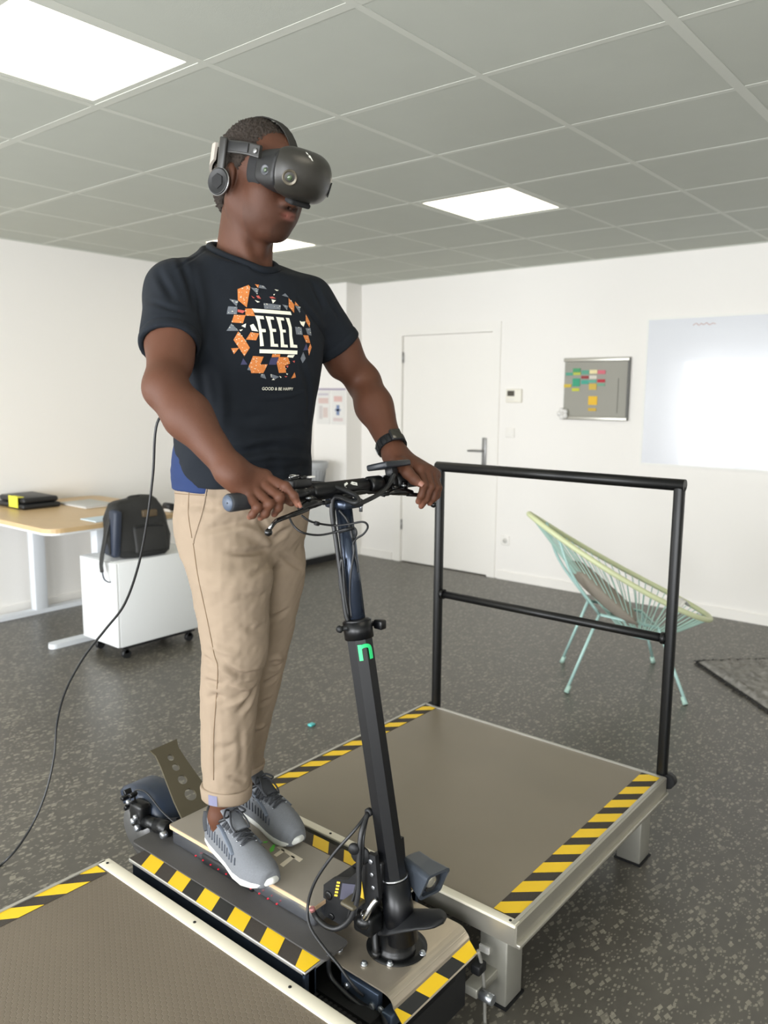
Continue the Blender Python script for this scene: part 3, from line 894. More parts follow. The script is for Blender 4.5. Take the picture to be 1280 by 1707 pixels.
# tape on the nose lip
lip0, lip1 = np.array(prof[-1]), np.array(prof[-2])
nrm = Vector((0, -(lip1-lip0)[1], (lip1-lip0)[0])).normalized(); nrm = nrm if nrm.y < 0 else -nrm
dl_ = Vector((0, *(lip1-lip0))); lw = dl_.length
tape(mb_, (PXA, lip0[0], lip0[1]), (1, 0, 0), dl_.normalized(), nrm, PXB-PXA, lw, -.8, .141, .074, -.040, m_tapek)
MB().box((1.26, 1.19, .225), (1.45, 1.27, .2365)).build('rear_sheet', m_sheet, mb_)
MB().box((PXA+.01, .955, .05), (PXB-.02, 1.19, .175)).build('front_box', m_darkin, mb_)
MB().rbox((PXA+.004, .955, .14), (PXB-.06, .965, .178), .002).build('chamfer_plate', m_blkm, mb_)
MB().rbox((PXA-.005, 1.00, .178), (PXA+.012, 1.11, .228), .002).build('bearing_block', m_bluesteel, mb_)
for y, z in ((1.015, .195), (1.09, .205), (.99, .2), (.978, .188)):
    MB().lathe([(.008, 0), (.008, .004), (.005, .006)], (PXA-.005, y, z), (-1, 0, 0), 8, False).build('hex_bolt', m_bolt, mb_)
MB().tube(smooth_path([(PXA-.006, .985, .20), (PXA-.014, .965, .175), (PXA-.002, .95, .15), (PXA+.02, .955, .12)], 4), .008, 8).build('rod_end', m_blkm, mb_)
MB().rbox((PXA-.014, .955, .165), (PXA+.02, .985, .205), .004).build('rod_clevis', m_bluesteel, mb_)
MB().rbox((LXF+.06, .95, .10), (LXF+.10, .99, .14), .004).build('red_connector', M('red_plastic', (120, 26, 24), .5), mb_)
FLX, FLY = 1.345, 1.058
for (x, y) in ((1.247, 1.075), (1.285, 1.03), (1.36, .994), (1.455, 1.05), (1.245, 1.15), (1.44, 1.14)):
    b_ = MB().lathe([(.0085, 0), (.0085, .004), (.0055, .0045), (.0055, .009), (.003, .0095)], (x, y, .240), (0, 0, 1), 10).build('plate_bolt', m_bolt, mb_)
MB().lathe([(.072, .240), (.072, .2425), (.055, .243)], (FLX, FLY, 0), (0, 0, 1), 36).build('flange_disc', m_blk, mb_)
o = MB().tube(smooth_path([(1.50, .93, .20), (1.512, .925, .15), (1.518, .92, .08), (1.515, .915, .012), (1.50, .90, .006)], 5), .0045, 8).build('power_lead', M('grey_cable', (120, 118, 112), .5), mb_)
MB().rbox((1.488, .918, .14), (1.522, .944, .165), .004).build('cable_gland', m_blkm, mb_)

# ---------------------------------------------------------------- scooter
m_stem = M('stem_black', (8, 9, 12), .36, spec=.4)
m_stemu = M('stem_sky_sheen', (52, 60, 74), .22, metal=.6)  # blue reflection of the sky put into the base colour of the metal
m_grip = M('rubber_grip', (38, 40, 44), .65, bump=(500, .2))
m_gloss = M('gloss_black', (14, 14, 15), .18)
m_green = M('logo_green', (40, 205, 120), .4)
m_wht = M('print_white', (232, 232, 226), .5)
m_grip_tape = M('deck_griptape', (138, 131, 120), .7, bump=(1200, .3))
m_ply = M('plywood_edge', (196, 166, 132), .6)
m_dalu = M('deck_aluminium', (176, 180, 188), .25, metal=.95)
m_olive = M('olive_plate', (74, 68, 52), .5, var=(8, .1))
m_fend = M('fender_blue_black', (38, 48, 64), .4)
sc_ = thing('electric_scooter', 'black electric kick scooter mounted on the motion base under the man', 'scooter', (SX, 1.4, .24))
DX0, DX1, DY0_, DY1_, DZ_ = 1.226, 1.408, 1.215, 1.782, .330
board = MB().prism(rounded(DX0, DY0_, DX1, DY1_, .008, 3), .010, T3((0, 0, DZ_-.0105))).build('deck_board', m_ply, sc_)
MB().prism(rounded(DX0+.0015, DY0_+.0015, DX1-.0015, DY1_-.0015, .007, 3), .001, T3((0, 0, DZ_-.0006))).build('grip_surface', m_grip_tape, board)
MB().rbox((DX0+.008, DY0_+.005, .272), (DX1-.008, DY1_-.004, DZ_-.0105), .006).build('deck_frame', m_dalu, sc_)
MB().rbox((DX0+.002, DY0_+.22, .268), (DX1-.002, DY1_-.14, .300), .008).build('deck_skirt', m_blkm, sc_)
for k in range(11):
    y = 1.66 - .032*k
    MB().box((DX0-.001, y, .282), (DX0+.003, y+.004, .2845)).build('red_light', M('led_red', (170, 20, 40), .3, emit=((255, 20, 50), .35)) if k == 0 else bpy.data.materials['led_red'], sc_)
# printed letters on the deck (partly under the shoes): cream T with a wide bar, green mark
def deck_poly(name, pts, mat):
    obj(name, [(x, y, DZ_+.0006) for x, y in pts] + [(x, y, DZ_+.0011) for x, y in pts],
        [tuple(reversed(range(len(pts)))), tuple(range(len(pts), 2*len(pts)))] + [(k, (k+1) % len(pts), len(pts)+(k+1) % len(pts), len(pts)+k) for k in range(len(pts))], mat, board, False)

# stem
P0, P1, P2 = np.array([SX+.006, 1.047, .40]), np.array([SX, 1.160, 1.005]), np.array([SX, 1.206, 1.290])
ax = (P1-P0)/np.linalg.norm(P1-P0)
MB().tube([P0, P1], .0305, 8, phase=math.pi/8, smooth=False).build('lower_stem', m_stem, sc_)
MB().tube([P1-ax*.02, P2], .0195, 12).build('upper_stem', m_stemu, sc_)
st_axis = Vector(ax)
# clamp at the top of the lower stem
cl = MB().tube([P1-ax*.028, P1+ax*.012], .0335, 16)
cl.tube([P1+ax*.012, P1+ax*.018], [.0335, .024], 16)
clamp = cl.build('stem_clamp', m_stem, sc_)
MB().cyl(P1 + np.array([-.045, .012, 0]), P1 + np.array([.05, -.02, 0]), .006, n=10).build('clamp_bolt', m_blkm, clamp)
MB().rbox((P1[0]+.03, P1[1]-.045, P1[2]-.01), (P1[0]+.05, P1[1]-.02, P1[2]+.012), .004).build('clamp_ear', m_stem, clamp)
MB().lathe([(.007, -.007), (.0095, 0), (.007, .007)], P1 + np.array([.052, -.02, 0]), (1, 0, 0), 12).build('clamp_knob', m_blkm, clamp)
MB().lathe([(.006, -.006), (.009, 0), (.006, .006)], P1 + np.array([-.047, .012, 0]), (1, 0, 0), 12).build('clamp_knob', m_blkm, clamp)
# green n on the stem, on the face toward the camera
def stem_pt(s, ang, r):
    c = P1 - ax*s
    e1 = Vector((1, 0, 0)); e1 = (e1 - st_axis*e1.dot(st_axis)).normalized(); e2 = st_axis.cross(e1)
    return Vector(c) + (e1*math.cos(ang) + e2*math.sin(ang))*r
def stem_n():
    # stroke outline of a lower case n wrapped round the tube
    path = [(-.0125, .074), (-.0125, .038), (-.0125, .046), (-.006, .0425), (.002, .0420), (.009, .0445), (.0122, .051), (.0125, .074)]
    path = [(u, s, 0) for u, s in path[:2]] + [tuple(p) for p in smooth_path([(u, s, 0) for u, s in path[2:]], 4)]
    wd = .0041
    mb = MB(); vs = []
    for i, p in enumerate(path):
        a = np.array(path[max(i-1, 0)]); b = np.array(path[min(i+1, len(path)-1)]); t_ = (b-a)/np.linalg.norm(b-a)
        n_ = np.array([-t_[1], t_[0], 0])
        for sgn in (-1, 1):
            q = p + n_*wd*sgn
            vs.append(q)
    A0 = math.radians(-118)
    def wrap(q, r): return stem_pt(q[1], A0 + q[0]/.0305, r)
    N = len(path)
    V = [wrap(q, .0300) for q in vs] + [wrap(q, .0318) for q in vs]
    F_ = []
    for i in range(N-1):
        a, b, c, d = 2*i, 2*i+1, 2*i+3, 2*i+2
        F_ += [(2*N+a, 2*N+b, 2*N+c, 2*N+d), (a, 2*N+a, 2*N+d, d), (b, c, 2*N+c, 2*N+b)]
    F_ += [(0, 1, 2*N+1, 2*N), (2*N-2, 4*N-2, 4*N-1, 2*N-1)]
    obj('logo_letter', V, F_, m_green, sc_, False)['label'] = 'green letter n on the black stem'
stem_n()
# head tube, base cylinder and ring
MB().tube([P0 + ax*.028, P0 - ax*.12], [.0345, .036], 24).build('head_tube', m_stem, sc_)
MB().tube([P0 + ax*.028, P0 + ax*.034], .0335, 24).build('bearing_ring', m_chrome, sc_)
MB().lathe([(.047, .243), (.047, .252), (.043, .256), (.041, .262), (.0405, .30), (.043, .302), (.043, .31), (.036, .315)], (FLX-.012, FLY-.006, 0), (0, 0, 1), 32).build('steering_collar', m_blk, sc_)
MB().tube(smooth_path([(FLX-.06, FLY+.012, .245), (FLX-.062, FLY+.012, .258), (FLX-.055, FLY+.02, .285), (FLX-.045, FLY+.024, .32), (FLX-.03, FLY+.02, .345)], 5), .0085, 8).build('damper_arm', m_blk, sc_)
MB().lathe([(.012, 0), (.012, .012), (.008, .013), (.008, .02), (.004, .021)], (FLX-.06, FLY+.012, .243), (0, 0, 1), 12).build('arm_bolt', m_blk, sc_)
# front fender: leaf shaped hood leaving the collar forward
def leaf():
    V, F_ = [], []
    ny, nx = 20, 14
    for s_ in (0, 1):
        for i in range(ny+1):
            u = i/ny
            y = 1.088 - u*.170
            half = .052*math.sqrt(max(1e-4, 1-max(0, (u-.45)/.55)**2.4))*(.80+.2*min(1, u/.3))
            for j in range(nx+1):
                v = -1 + 2*j/nx
                z = .336 + .052*(u**1.3)*1.0 - .02*max(0, u-.55) - .05*(v*v)*(1-.85*min(1, u/.75))
                V.append((FLX-.010 + half*v, y, z - s_*.004))
    n1 = (ny+1)*(nx+1)
    for i in range(ny):
        for j in range(nx):
            a = i*(nx+1)+j
            F_ += [(a, a+nx+1, a+nx+2, a+1), (n1+a, n1+a+1, n1+a+nx+2, n1+a+nx+1)]
    for i in range(ny):
        a = i*(nx+1); F_.append((a, n1+a, n1+a+nx+1, a+nx+1)); b = a+nx; F_.append((b, b+nx+1, n1+b+nx+1, n1+b))
    for j in range(nx):
        F_.append((j, j+1, n1+j+1, n1+j)); b = ny*(nx+1)+j; F_.append((b, n1+b, n1+b+1, b+1))
    obj('front_fender', V, F_, m_blkm, sc_)
leaf()
# folding hinge block
hp_ = [(1.225, .285), (1.222, .365), (1.195, .392), (1.145, .410), (1.105, .455), (1.085, .50), (1.062, .502), (1.050, .40), (1.075, .355), (1.13, .33), (1.16, .285)]
hg = MB()
MXh = Matrix(((0, 0, 1, 1.268), (1, 0, 0, 0), (0, 1, 0, 0), (0, 0, 0, 1)))
hg.prism(hp_, .012, MXh)
hinge = hg.build('hinge_plate', m_blkm, sc_)
hg2 = MB().prism(hp_, .012, Matrix.Translation((.092, 0, 0)) @ MXh); hg2.build('hinge_plate', m_blkm, sc_)
MB().rbox((1.28, 1.10, .30), (1.36, 1.215, .375), .006).build('hinge_core', m_blkm, sc_)
MB().rbox((1.282, 1.055, .40), (1.358, 1.10, .48), .006).build('hinge_neck', m_stem, sc_)
for y, z, r in ((1.205, .345, .011), (1.195, .295, .008), (1.074, .485, .006), (1.07, .455, .005), (1.066, .425, .005)):
    MB().lathe([(r, 0), (r, .003), (r*.5, .0035)], (1.268, y, z), (-1, 0, 0), 14).build('hinge_bolt', m_bolt if r < .007 else m_blk, hinge)
def hinge_quad(name, pts, mat):
    obj(name, [(1.2672, y, z) for y, z in pts] + [(1.2662, y, z) for y, z in pts], [(3, 2, 1, 0), (4, 5, 6, 7), (0, 1, 5, 4), (1, 2, 6, 5), (2, 3, 7, 6), (3, 0, 4, 7)], mat, hinge, False)
m_lab = M('label_violet_grey', (70, 70, 84), .4)
hinge_quad('warning_label', [(1.168, .352), (1.110, .372), (1.112, .412), (1.160, .396)], m_lab)
m_ylab = M('label_yellow', (226, 190, 60), .5)
hinge_quad('yellow_label', [(1.102, .372), (1.091, .377), (1.100, .425), (1.110, .419)], m_ylab)
for k in range(5):
    hinge_quad('yellow_mark', [(1.186-.002*k, .352+.009*k), (1.176-.002*k, .355+.009*k), (1.175-.002*k, .360+.009*k), (1.185-.002*k, .357+.009*k)], m_ylab)
# steel latch lever and clamps round the neck
MB().tube(smooth_path([(1.255, 1.085, .345), (1.248, 1.07, .362), (1.252, 1.06, .388), (1.262, 1.052, .405)], 5), [.008]*5+[.007]*5+[.006]*6, 8).build('latch_lever', m_chrome, sc_)
MB().lathe([(.02, -.012), (.024, 0), (.02, .012)], (1.262, 1.085, .34), (0, 0, 1), 14).build('latch_boss', m_blk, sc_)
MB().rbox((1.25, 1.06, .305), (1.30, 1.115, .355), .010, None, 3).build('latch_body', m_blk, sc_)
MB().lathe([(.011, 0), (.011, .006), (.006, .008)], (1.262, 1.085, .353), (-.3, 0, 1), 10).build('latch_nut', m_chrome, sc_)
MB().rbox((1.225, 1.09, .375), (1.275, 1.13, .385), .004).build('latch_cover', m_olive, sc_)
# headlamp with hood and round lens on a bracket beside the stem
def headlamp():
    o_ = Vector((1.385, 1.012, .420))
    d = Vector((-.16, -.97, -.14)).normalized()
    Mx = frame(o_, d, Vector((1, .3, 0)))
    m_l = M('lamp_grey', (70, 76, 84), .3, metal=.3)
    b = MB()
    secs = [(-.052, .024, .022, .010), (-.045, .030, .027, .011), (-.005, .032, .030, .011), (.030, .038, .036, .012)]
    V, F_ = [], []
    nn = 24
    for (x, a, h, r) in secs:
        ring = rounded(-a, -h, a, h, r, 5)
        V += [Mx @ Vector((x + (.012 if yz[1] > 0 and x > 0 else 0), yz[0], yz[1])) for yz in ring]
    for i in range(len(secs)-1):
        for k in range(nn): F_.append((i*nn+k, i*nn+(k+1) % nn, (i+1)*nn+(k+1) % nn, (i+1)*nn+k))
    F_.append(tuple(reversed(range(nn))))
    # recessed face
    ring = rounded(-.031, -.029, .031, .029, .010, 5); base = len(V)
    V += [Mx @ Vector((.030 + (.012 if yz[1] > 0 else 0), yz[0], yz[1])) for yz in ring]
    V += [Mx @ Vector((.020, yz[0], yz[1])) for yz in ring]
    for k in range(nn):
        F_.append((3*nn+k, 3*nn+(k+1) % nn, base+(k+1) % nn, base+k)); F_.append((base+k, base+(k+1) % nn, base+nn+(k+1) % nn, base+nn+k))
    F_.append(tuple(base+nn+k for k in range(nn)))
    h = obj('headlamp', V, F_, m_l, sc_, False)
    MB().lathe([(.026, .016), (.026, .026), (.022, .030), (.020, .024), (.001, .021)], Mx @ Vector((0, 0, 0)), d, 24).build('lamp_ring', m_black, h)
    MB().lathe([(.0190, .024), (.012, .029), (.001, .031)], Mx @ Vector((0, 0, 0)), d, 20).build('lamp_lens', M('lens_glass', (170, 166, 152), .12, metal=.5), h)
    MB().rbox((-.03, -.010, -.045), (.02, .010, -.032), .003, Mx).build('lamp_bracket', m_bolt, h)
    MB().tube(smooth_path([Mx @ Vector((-.02, -.0, -.04)), Mx @ Vector((-.05, -.012, -.05)), (SX+.03, 1.035, .378)], 4), .005, 8).build('bracket_rod', m_bolt, h)
headlamp()

# handlebar
HB0, HB1 = np.array([.998, 1.217, 1.313]), np.array([1.642, 1.212, 1.313])
hb = HB1-HB0; hb = hb/np.linalg.norm(hb)
def HB(s, f=0, u=0):
    """point on the bar: s from the right-hand end, f forward (-y), u up"""
    return HB0 + hb*s + np.array([0, -1, 0])*f + np.array([0, 0, 1])*u
LH = np.linalg.norm(HB1-HB0)
MB().tube([HB(.02), HB(LH-.02)], .0125, 16).build('handlebar', m_gloss, sc_)
MB().tube([HB(.225), HB(.232), HB(.40), HB(.407)], [.016, .0195, .0195, .016], 20).build('bar_sleeve', m_stem, sc_)
MB().tube([HB(.415), HB(.42), HB(.455), HB(.46)], [.0165, .0215, .0215, .0165], 20).build('folding_collar', m_stem, sc_)
MB().tube([HB(.165), HB(.17), HB(.222)], [.0165, .0195, .0195], 20).build('folding_collar', m_stem, sc_)
for k, (s0, s1) in enumerate(((0, .145), (LH-.145, LH))):
    e0, e1 = (s0, s1)
    prof = [e0, e0+.004, e0+.012, e1-.008, e1-.004, e1]
    rr = [.0165, .0185, .0185, .0165, .0175, .0145] if k == 0 else [.0145, .0175, .0165, .0185, .0185, .0165]
    g = MB().tube([HB(s) for s in prof], rr, 20).build('grip', m_grip, sc_)
    ends = HB(0) if k == 0 else HB(LH)
    MB().lathe([(.0155, 0), (.0155, .0012), (.002, .0014)], ends, -hb if k == 0 else hb, 18).build('grip_end', M('grip_end_blue_grey', (72, 82, 98), .5) if k == 0 else bpy.data.materials['grip_end_blue_grey'], g)
    MB().lathe([(.0018, 0.001), (.0018, .0020)], ends, -hb if k == 0 else hb, 8).build('end_hole', m_black, g)
# stem head joining stem and bar
MB().rbox((SX-.03, P2[1]-.035, 1.272), (SX+.035, P2[1]+.03, 1.292), .006).build('stem_head', m_stemu, sc_)
MB().rbox((SX-.018, P2[1]-.018, 1.282), (SX+.018, P2[1]+.016, 1.305), .006).build('head_riser', m_stem, sc_)
MB().cyl((SX+.028, P2[1]-.03, 1.285), (SX+.028, P2[1]-.03, 1.262), .004, n=8).build('head_screw', m_bolt, sc_)
# white arrow mark on the sleeve, on the face toward the camera
def bar_decal(name, pts, mat):
    V = []
    for r in (.0193, .0202):
        for s_, a in pts:
            ang = a/.0195
            V.append(HB(s_, f=r*math.cos(ang), u=r*math.sin(ang)))
    n = len(pts)
    obj(name, V, [tuple(range(n)), tuple(range(2*n-1, n-1, -1))] + [(k, n+k, n+(k+1) % n, (k+1) % n) for k in range(n)], mat, sc_, False)
# letter A-like arrow: two slanted bars and a crossing tick
bar_decal('bar_mark', [(.316, .008), (.322, .004), (.334, .033), (.342, .033), (.338, .041), (.330, .041)], m_wht)
bar_decal('bar_mark', [(.334, .034), (.342, .040), (.352, .012), (.346, .010)], m_wht)
bar_decal('bar_mark', [(.316, .008), (.318, .014), (.330, .018), (.330, .013)], m_wht)
bar_decal('bar_mark', [(.338, .013), (.346, .018), (.360, .013), (.358, .006), (.344, .009)], m_wht)

# brake levers, clamps, display
def brake(s_clamp, sg, flip):
    """sg: +1 when the lever runs toward the right hand grip (decreasing s)"""
    t_ = MB().tube([HB(s_clamp-.012), HB(s_clamp+.012)], .0195, 18).build('lever_clamp', m_gloss, sc_)
    body = MB()
    b0 = HB(s_clamp+sg*.004, .030, -.012)
    body.tube(smooth_path([HB(s_clamp+sg*.030, .030, -.020), HB(s_clamp+sg*.015, .032, -.018), HB(s_clamp-sg*.008, .034, -.018), HB(s_clamp-sg*.030, .036, -.021), HB(s_clamp-sg*.048, .040, -.024)], 4),
              [.005, .006, .007, .009, .010, .011, .012, .013, .013, .013, .013, .0125, .012, .011, .010, .009, .008], 10, squash=.75)
    body.build('lever_body', m_gloss, t_)
    MB().cyl(HB(s_clamp, .01, -.006), HB(s_clamp, .034, -.016), .010, n=12).build('clamp_neck', m_gloss, t_)
    lv_ = smooth_path([HB(s_clamp-sg*.030, .040, -.026), HB(s_clamp-sg*.060, .046, -.030), HB(s_clamp-sg*.090, .048, -.034), HB(s_clamp-sg*.118, .042, -.042), HB(s_clamp-sg*.134, .040, -.056)], 5)
    MB().tube(lv_, [.009]*3+[.0085]*6+[.0075]*6+[.006]*6, 10, squash=.6).build('brake_lever', m_gloss, t_)
    MB().lathe([(.002, -.008), (.007, -.005), (.0085, 0), (.007, .005), (.002, .008)], HB(s_clamp-sg*.137, .040, -.062), (0, 0, 1), 14).build('lever_ball', m_gloss, t_)
    MB().tube([HB(s_clamp-sg*.118, .0425, -.0385), HB(s_clamp-sg*.136, .041, -.055)], .0028, 6).build('lever_edge', m_chrome, t_)
    MB().tube([HB(s_clamp+sg*.030, .030, -.020), HB(s_clamp+sg*.052, .028, -.021)], [.0055, .004], 10).build('cable_adjuster', m_blkm, t_)
    MB().lathe([(.006, 0), (.006, .003), (.003, .004)], HB(s_clamp-sg*.02, .036, -.006), (0, 0, 1), 10).build('pivot_screw', m_bolt, t_)
brake(.205, 1, 0)
brake(.485, -1, 1)
# switch pod by the right hand
sp = MB().rbox((-.024, -.018, -.006), (.028, .02, .012), .005, frame(HB(.19, -.002, .021), hb, (0, 1, 0)), 2).build('switch_pod', m_black, sc_)
for k in range(2):
    MB().lathe([(.010, 0), (.010, .005), (.007, .007), (.003, .0075)], HB(.176+.026*k, .0, .032), (0, 0, 1), 16).build('switch_button', m_gloss if k else m_blkm, sp)
MB().tube(smooth_path([HB(.166, .0, .038), HB(.176, .008, .041), HB(.19, 0, .040), HB(.176, -.009, .041)], 5, True), .0016, 6, closed=True).build('pod_ring', m_chrome, sp)
MB().rbox((0.0, -.004, 0), (.018, .004, .004), .001, frame(HB(.208, .012, .034), hb, (0, 1, 0))).build('pod_key', m_paper, sp)
# display on the left
Md = frame(HB(.492, .006, .036), hb, Vector((0, 1, -.22)))
dp = MB().rbox((-.052, -.032, 0), (.042, .032, .015), .004, Md, 2).build('display_unit', M('display_housing', (34, 38, 44), .4), sc_)
MB().rbox((-.042, -.024, .0145), (.034, .024, .0158), .0005, Md).build('display_glass', m_gloss, dp)
MB().tube([HB(.486), HB(.505)], .0205, 18).build('display_clamp', m_black, dp)
MB().rbox((-.01, -.012, -.02), (.012, .012, .002), .003, Md).build('display_foot', m_black, dp)
# throttle unit
th = MB().tube([HB(.508), HB(.515), HB(.535), HB(.54)], [.018, .023, .023, .017], 18).build('throttle', m_black, sc_)
MB().rbox((-.006, -.008, -.02), (.012, .01, .01), .003, frame(HB(.52, .022, -.006), hb, (0, 1, 0))).build('throttle_thumb', m_gloss, th)

# cables
m_cab = M('cable_black', (22, 23, 25), .45)
def cable(pts, r, n=6, name='cable', mat=None):
    return MB().tube(smooth_path(pts, n), r, 8).build(name, mat or m_cab, sc_)
cb = [pixX(500, 805, 1.235), pixX(545, 808, 1.28), pixX(585, 822, 1.30), pixX(597, 832, 1.30), pixX(590, 838, 1.29), pixX(560, 828, 1.285), pixX(553, 850, 1.28), pixX(560, 900, 1.283), pixX(568, 960, 1.287), pixX(576, 1020, 1.292), pixX(580, 1035, 1.295)]
cable(cb, .0055, name='sleeved_loom')
cable([pixX(657, 790, 1.46), pixX(648, 808, 1.44), pixX(634, 822, 1.40), pixX(612, 834, 1.35), pixX(595, 840, 1.32), pixX(570, 836, 1.30), pixX(556, 845, 1.29), pixX(556, 870, 1.285)], .0055, name='sleeved_loom')
cable([pixX(641, 827, 1.45), pixX(620, 821, 1.40), pixX(600, 819, 1.36), pixX(585, 822, 1.32)], .0026)
cable([pixX(502, 859, 1.19), pixX(520, 870, 1.21), pixX(555, 876, 1.27), pixX(580, 874, 1.28), pixX(605, 870, 1.30), pixX(613, 878, 1.31), pixX(606, 890, 1.31), pixX(592, 900, 1.31), pixX(588, 915, 1.31), pixX(594, 935, 1.315), pixX(596, 950, 1.318), pixX(592, 970, 1.318)], .0024)
cable([pixX(481, 860, 1.18), pixX(490, 877, 1.19), pixX(505, 888, 1.20), pixX(530, 892, 1.24), pixX(555, 888, 1.27), pixX(575, 882, 1.285), pixX(590, 880, 1.30), pixX(594, 890, 1.305), pixX(588, 902, 1.31)], .0024)
MB().tube([pixX(565, 886, 1.28), pixX(588, 880, 1.295)], .0045, 8).build('cable_joint', m_blkm, sc_)
MB().tube([pixX(525, 872, 1.215), pixX(531, 873.5, 1.225)], .0048, 8).build('cable_joint', m_blkm, sc_)
cable([pixX(588, 902, 1.31), pixX(590, 918, 1.31), pixX(584, 960, 1.3), pixX(583, 1000, 1.30), pixX(586, 1030, 1.30)], .0024)
cable([pixX(565, 850, 1.29), pixX(580, 870, 1.30), pixX(588, 900, 1.305)], .0030)
cable([pixX(572, 1000, 1.29), pixX(566, 970, 1.285), pixX(570, 930, 1.285), pixX(575, 990, 1.29), pixX(581, 1028, 1.295)], .0028)
# lower cables leaving the stem to the hinge and plate
lc0 = pixX(613, 1355, 1.29)
MB().lathe([(.010, 0), (.010, .008), (.006, .010)], lc0 + np.array([.008, 0, 0]), (-1, 0, 0), 12).build('cable_grommet', m_blkm, sc_)
cable([lc0, pixX(590, 1385, 1.25), pixX(555, 1425, 1.22), pixX(525, 1470, 1.20), pixX(513, 1510, 1.19), pixX(517, 1545, 1.175), pixX(540, 1580, 1.17), pixX(565, 1610, 1.175), pixX(590, 1645, 1.185), pixX(606, 1660, 1.20)], .0036)
cable([lc0, pixX(602, 1390, 1.26), pixX(598, 1440, 1.25), pixX(597, 1490, 1.245), pixX(585, 1530, 1.235), pixX(565, 1547, 1.225), pixX(545, 1545, 1.215), pixX(528, 1530, 1.21), pixX(520, 1514, 1.205)], .0065)
cable([lc0 + np.array([0, 0, -.004]), pixX(606, 1395, 1.262), pixX(603, 1440, 1.258), pixX(588, 1500, 1.245), pixX(580, 1530, 1.24)], .0034)
cable([pixX(548, 1590, 1.19), pixX(550, 1625, 1.19), pixX(575, 1655, 1.19), pixX(605, 1678, 1.20), pixX(625, 1680, 1.21)], .0055)
MB().tube([pixX(522, 1519, 1.206), pixX(519, 1513, 1.204)], .0068, 8).build('cable_ferrule', M('copper_pink', (180, 120, 120), .4, metal=.5), sc_)
MB().lathe([(.012, -.006), (.014, 0), (.012, .006)], pixX(590, 1415, 1.245), (1, .4, 0), 12).build('cable_clip', m_blkm, sc_)
MB().lathe([(.02, -.004), (.024, 0), (.02, .004)], pixX(601, 1425, 1.262), (1, .4, 0), 16).build('cable_clip', m_blkm, sc_)

# rear: wheel, mudguard, holed kick plate, caliper, shock
WC = np.array([SX, 2.0, .195])
wh = MB().lathe([(.05, -.028), (.085, -.030), (.105, -.024), (.112, -.010), (.112, .010), (.105, .024), (.085, .030), (.05, .028)], WC, (1, 0, 0), 40).build('rear_tyre', m_rubber, sc_)
MB().lathe([(.006, -.034), (.03, -.034), (.05, -.026), (.062, -.028), (.062, .028), (.05, .026), (.03, .034), (.006, .034)], WC, (1, 0, 0), 24).build('rear_hub', m_grey, sc_)
def guard():
    V, F_ = [], []
    A = [math.radians(a) for a in range(-12, 128, 8)]
    xs_ = [-.058, -.054, -.04, -.015, .015, .04, .054, .058]
    for off in (0, .004):
        for k, a in enumerate(A):
            for j, x in enumerate(xs_):
                r = .152 - off - (.045 if j in (0, 7) else .010 if j in (1, 6) else 0)
                V.append((WC[0]+x, WC[1] - r*math.cos(a)*1.02, WC[2] + r*math.sin(a)))
    nA, nx = len(A), len(xs_); n1 = nA*nx
    for k in range(nA-1):
        for j in range(nx-1):
            a = k*nx+j
            F_ += [(a, a+1, a+nx+1, a+nx), (n1+a, n1+a+nx, n1+a+nx+1, n1+a+1)]
    for k in range(nA-1):
        a = k*nx; F_.append((a, a+nx, n1+a+nx, n1+a)); b = a+nx-1; F_.append((b, n1+b, n1+b+nx, b+nx))
    for j in range(nx-1):
        F_.append((j, n1+j, n1+j+1, j+1)); b = (nA-1)*nx+j; F_.append((b, b+1, n1+b+1, n1+b))
    obj('rear_mudguard', V, F_, m_fend, sc_)
guard()
# kick plate with four graded holes
def kick():
    bm = bmesh.new()
    A, B = Vector((SX+.012, 1.785, .335)), Vector((SX+.012, 1.935, .475))
    L = (B-A).length
    Mx = frame(A, B-A, Vector((1, 0, 0)))
    outline = [(-.02, -.060), (.05, -.056), (L-.05, -.042), (L-.012, -.040), (L+.008, -.048), (L+.012, .048), (L-.012, .040), (L-.05, .042), (.05, .056), (-.02, .060)]
    holes = [(.045, .0185), (.095, .0145), (.137, .0115), (.170, .010)]
    outs = [bm.verts.new((x, y, 0)) for x, y in outline]
    ed = [bm.edges.new((outs[k], outs[(k+1) % len(outs)])) for k in range(len(outs))]
    for (hx, hr) in holes:
        hv = [bm.verts.new((hx + hr*math.cos(2*math.pi*k/20), hr*math.sin(2*math.pi*k/20), 0)) for k in range(20)]
        ed += [bm.edges.new((hv[k], hv[(k+1) % 20])) for k in range(20)]
    r = bmesh.ops.triangle_fill(bm, use_beauty=True, use_dissolve=False, edges=ed)
    for (hx, hr) in holes:
        kill = [f for f in bm.faces if math.hypot(f.calc_center_median().x-hx, f.calc_center_median().y) < hr*.9 and all(abs(math.hypot(v.co.x-hx, v.co.y)-hr) < 1e-4 for v in f.verts)]
        bmesh.ops.delete(bm, geom=kill, context='FACES_ONLY')
    g = bmesh.ops.extrude_face_region(bm, geom=list(bm.faces))
    for v in g['geom']:
        if isinstance(v, bmesh.types.BMVert): v.co.z += .006
    bmesh.ops.recalc_face_normals(bm, faces=bm.faces)
    bm.verts.index_update()
    obj('kick_plate', [Mx @ v.co for v in bm.verts], [[v.index for v in f.verts] for f in bm.faces], m_olive, sc_, False)
    bm.free()
kick()
for sg in (-1, 1):
    MB().prism([(1.76, .25), (1.80, .325), (1.86, .30), (2.03, .225), (2.03, .165), (1.95, .165), (1.80, .22)], .010, Matrix(((0, 0, 1, SX-.005+sg*.048), (1, 0, 0, 0), (0, 1, 0, 0), (0, 0, 0, 1)))).build('rear_arm', m_blkm, sc_)
MB().rbox((SX-.06, 1.765, .235), (SX+.06, 1.80, .318), .006).build('rear_block', m_blkm, sc_)
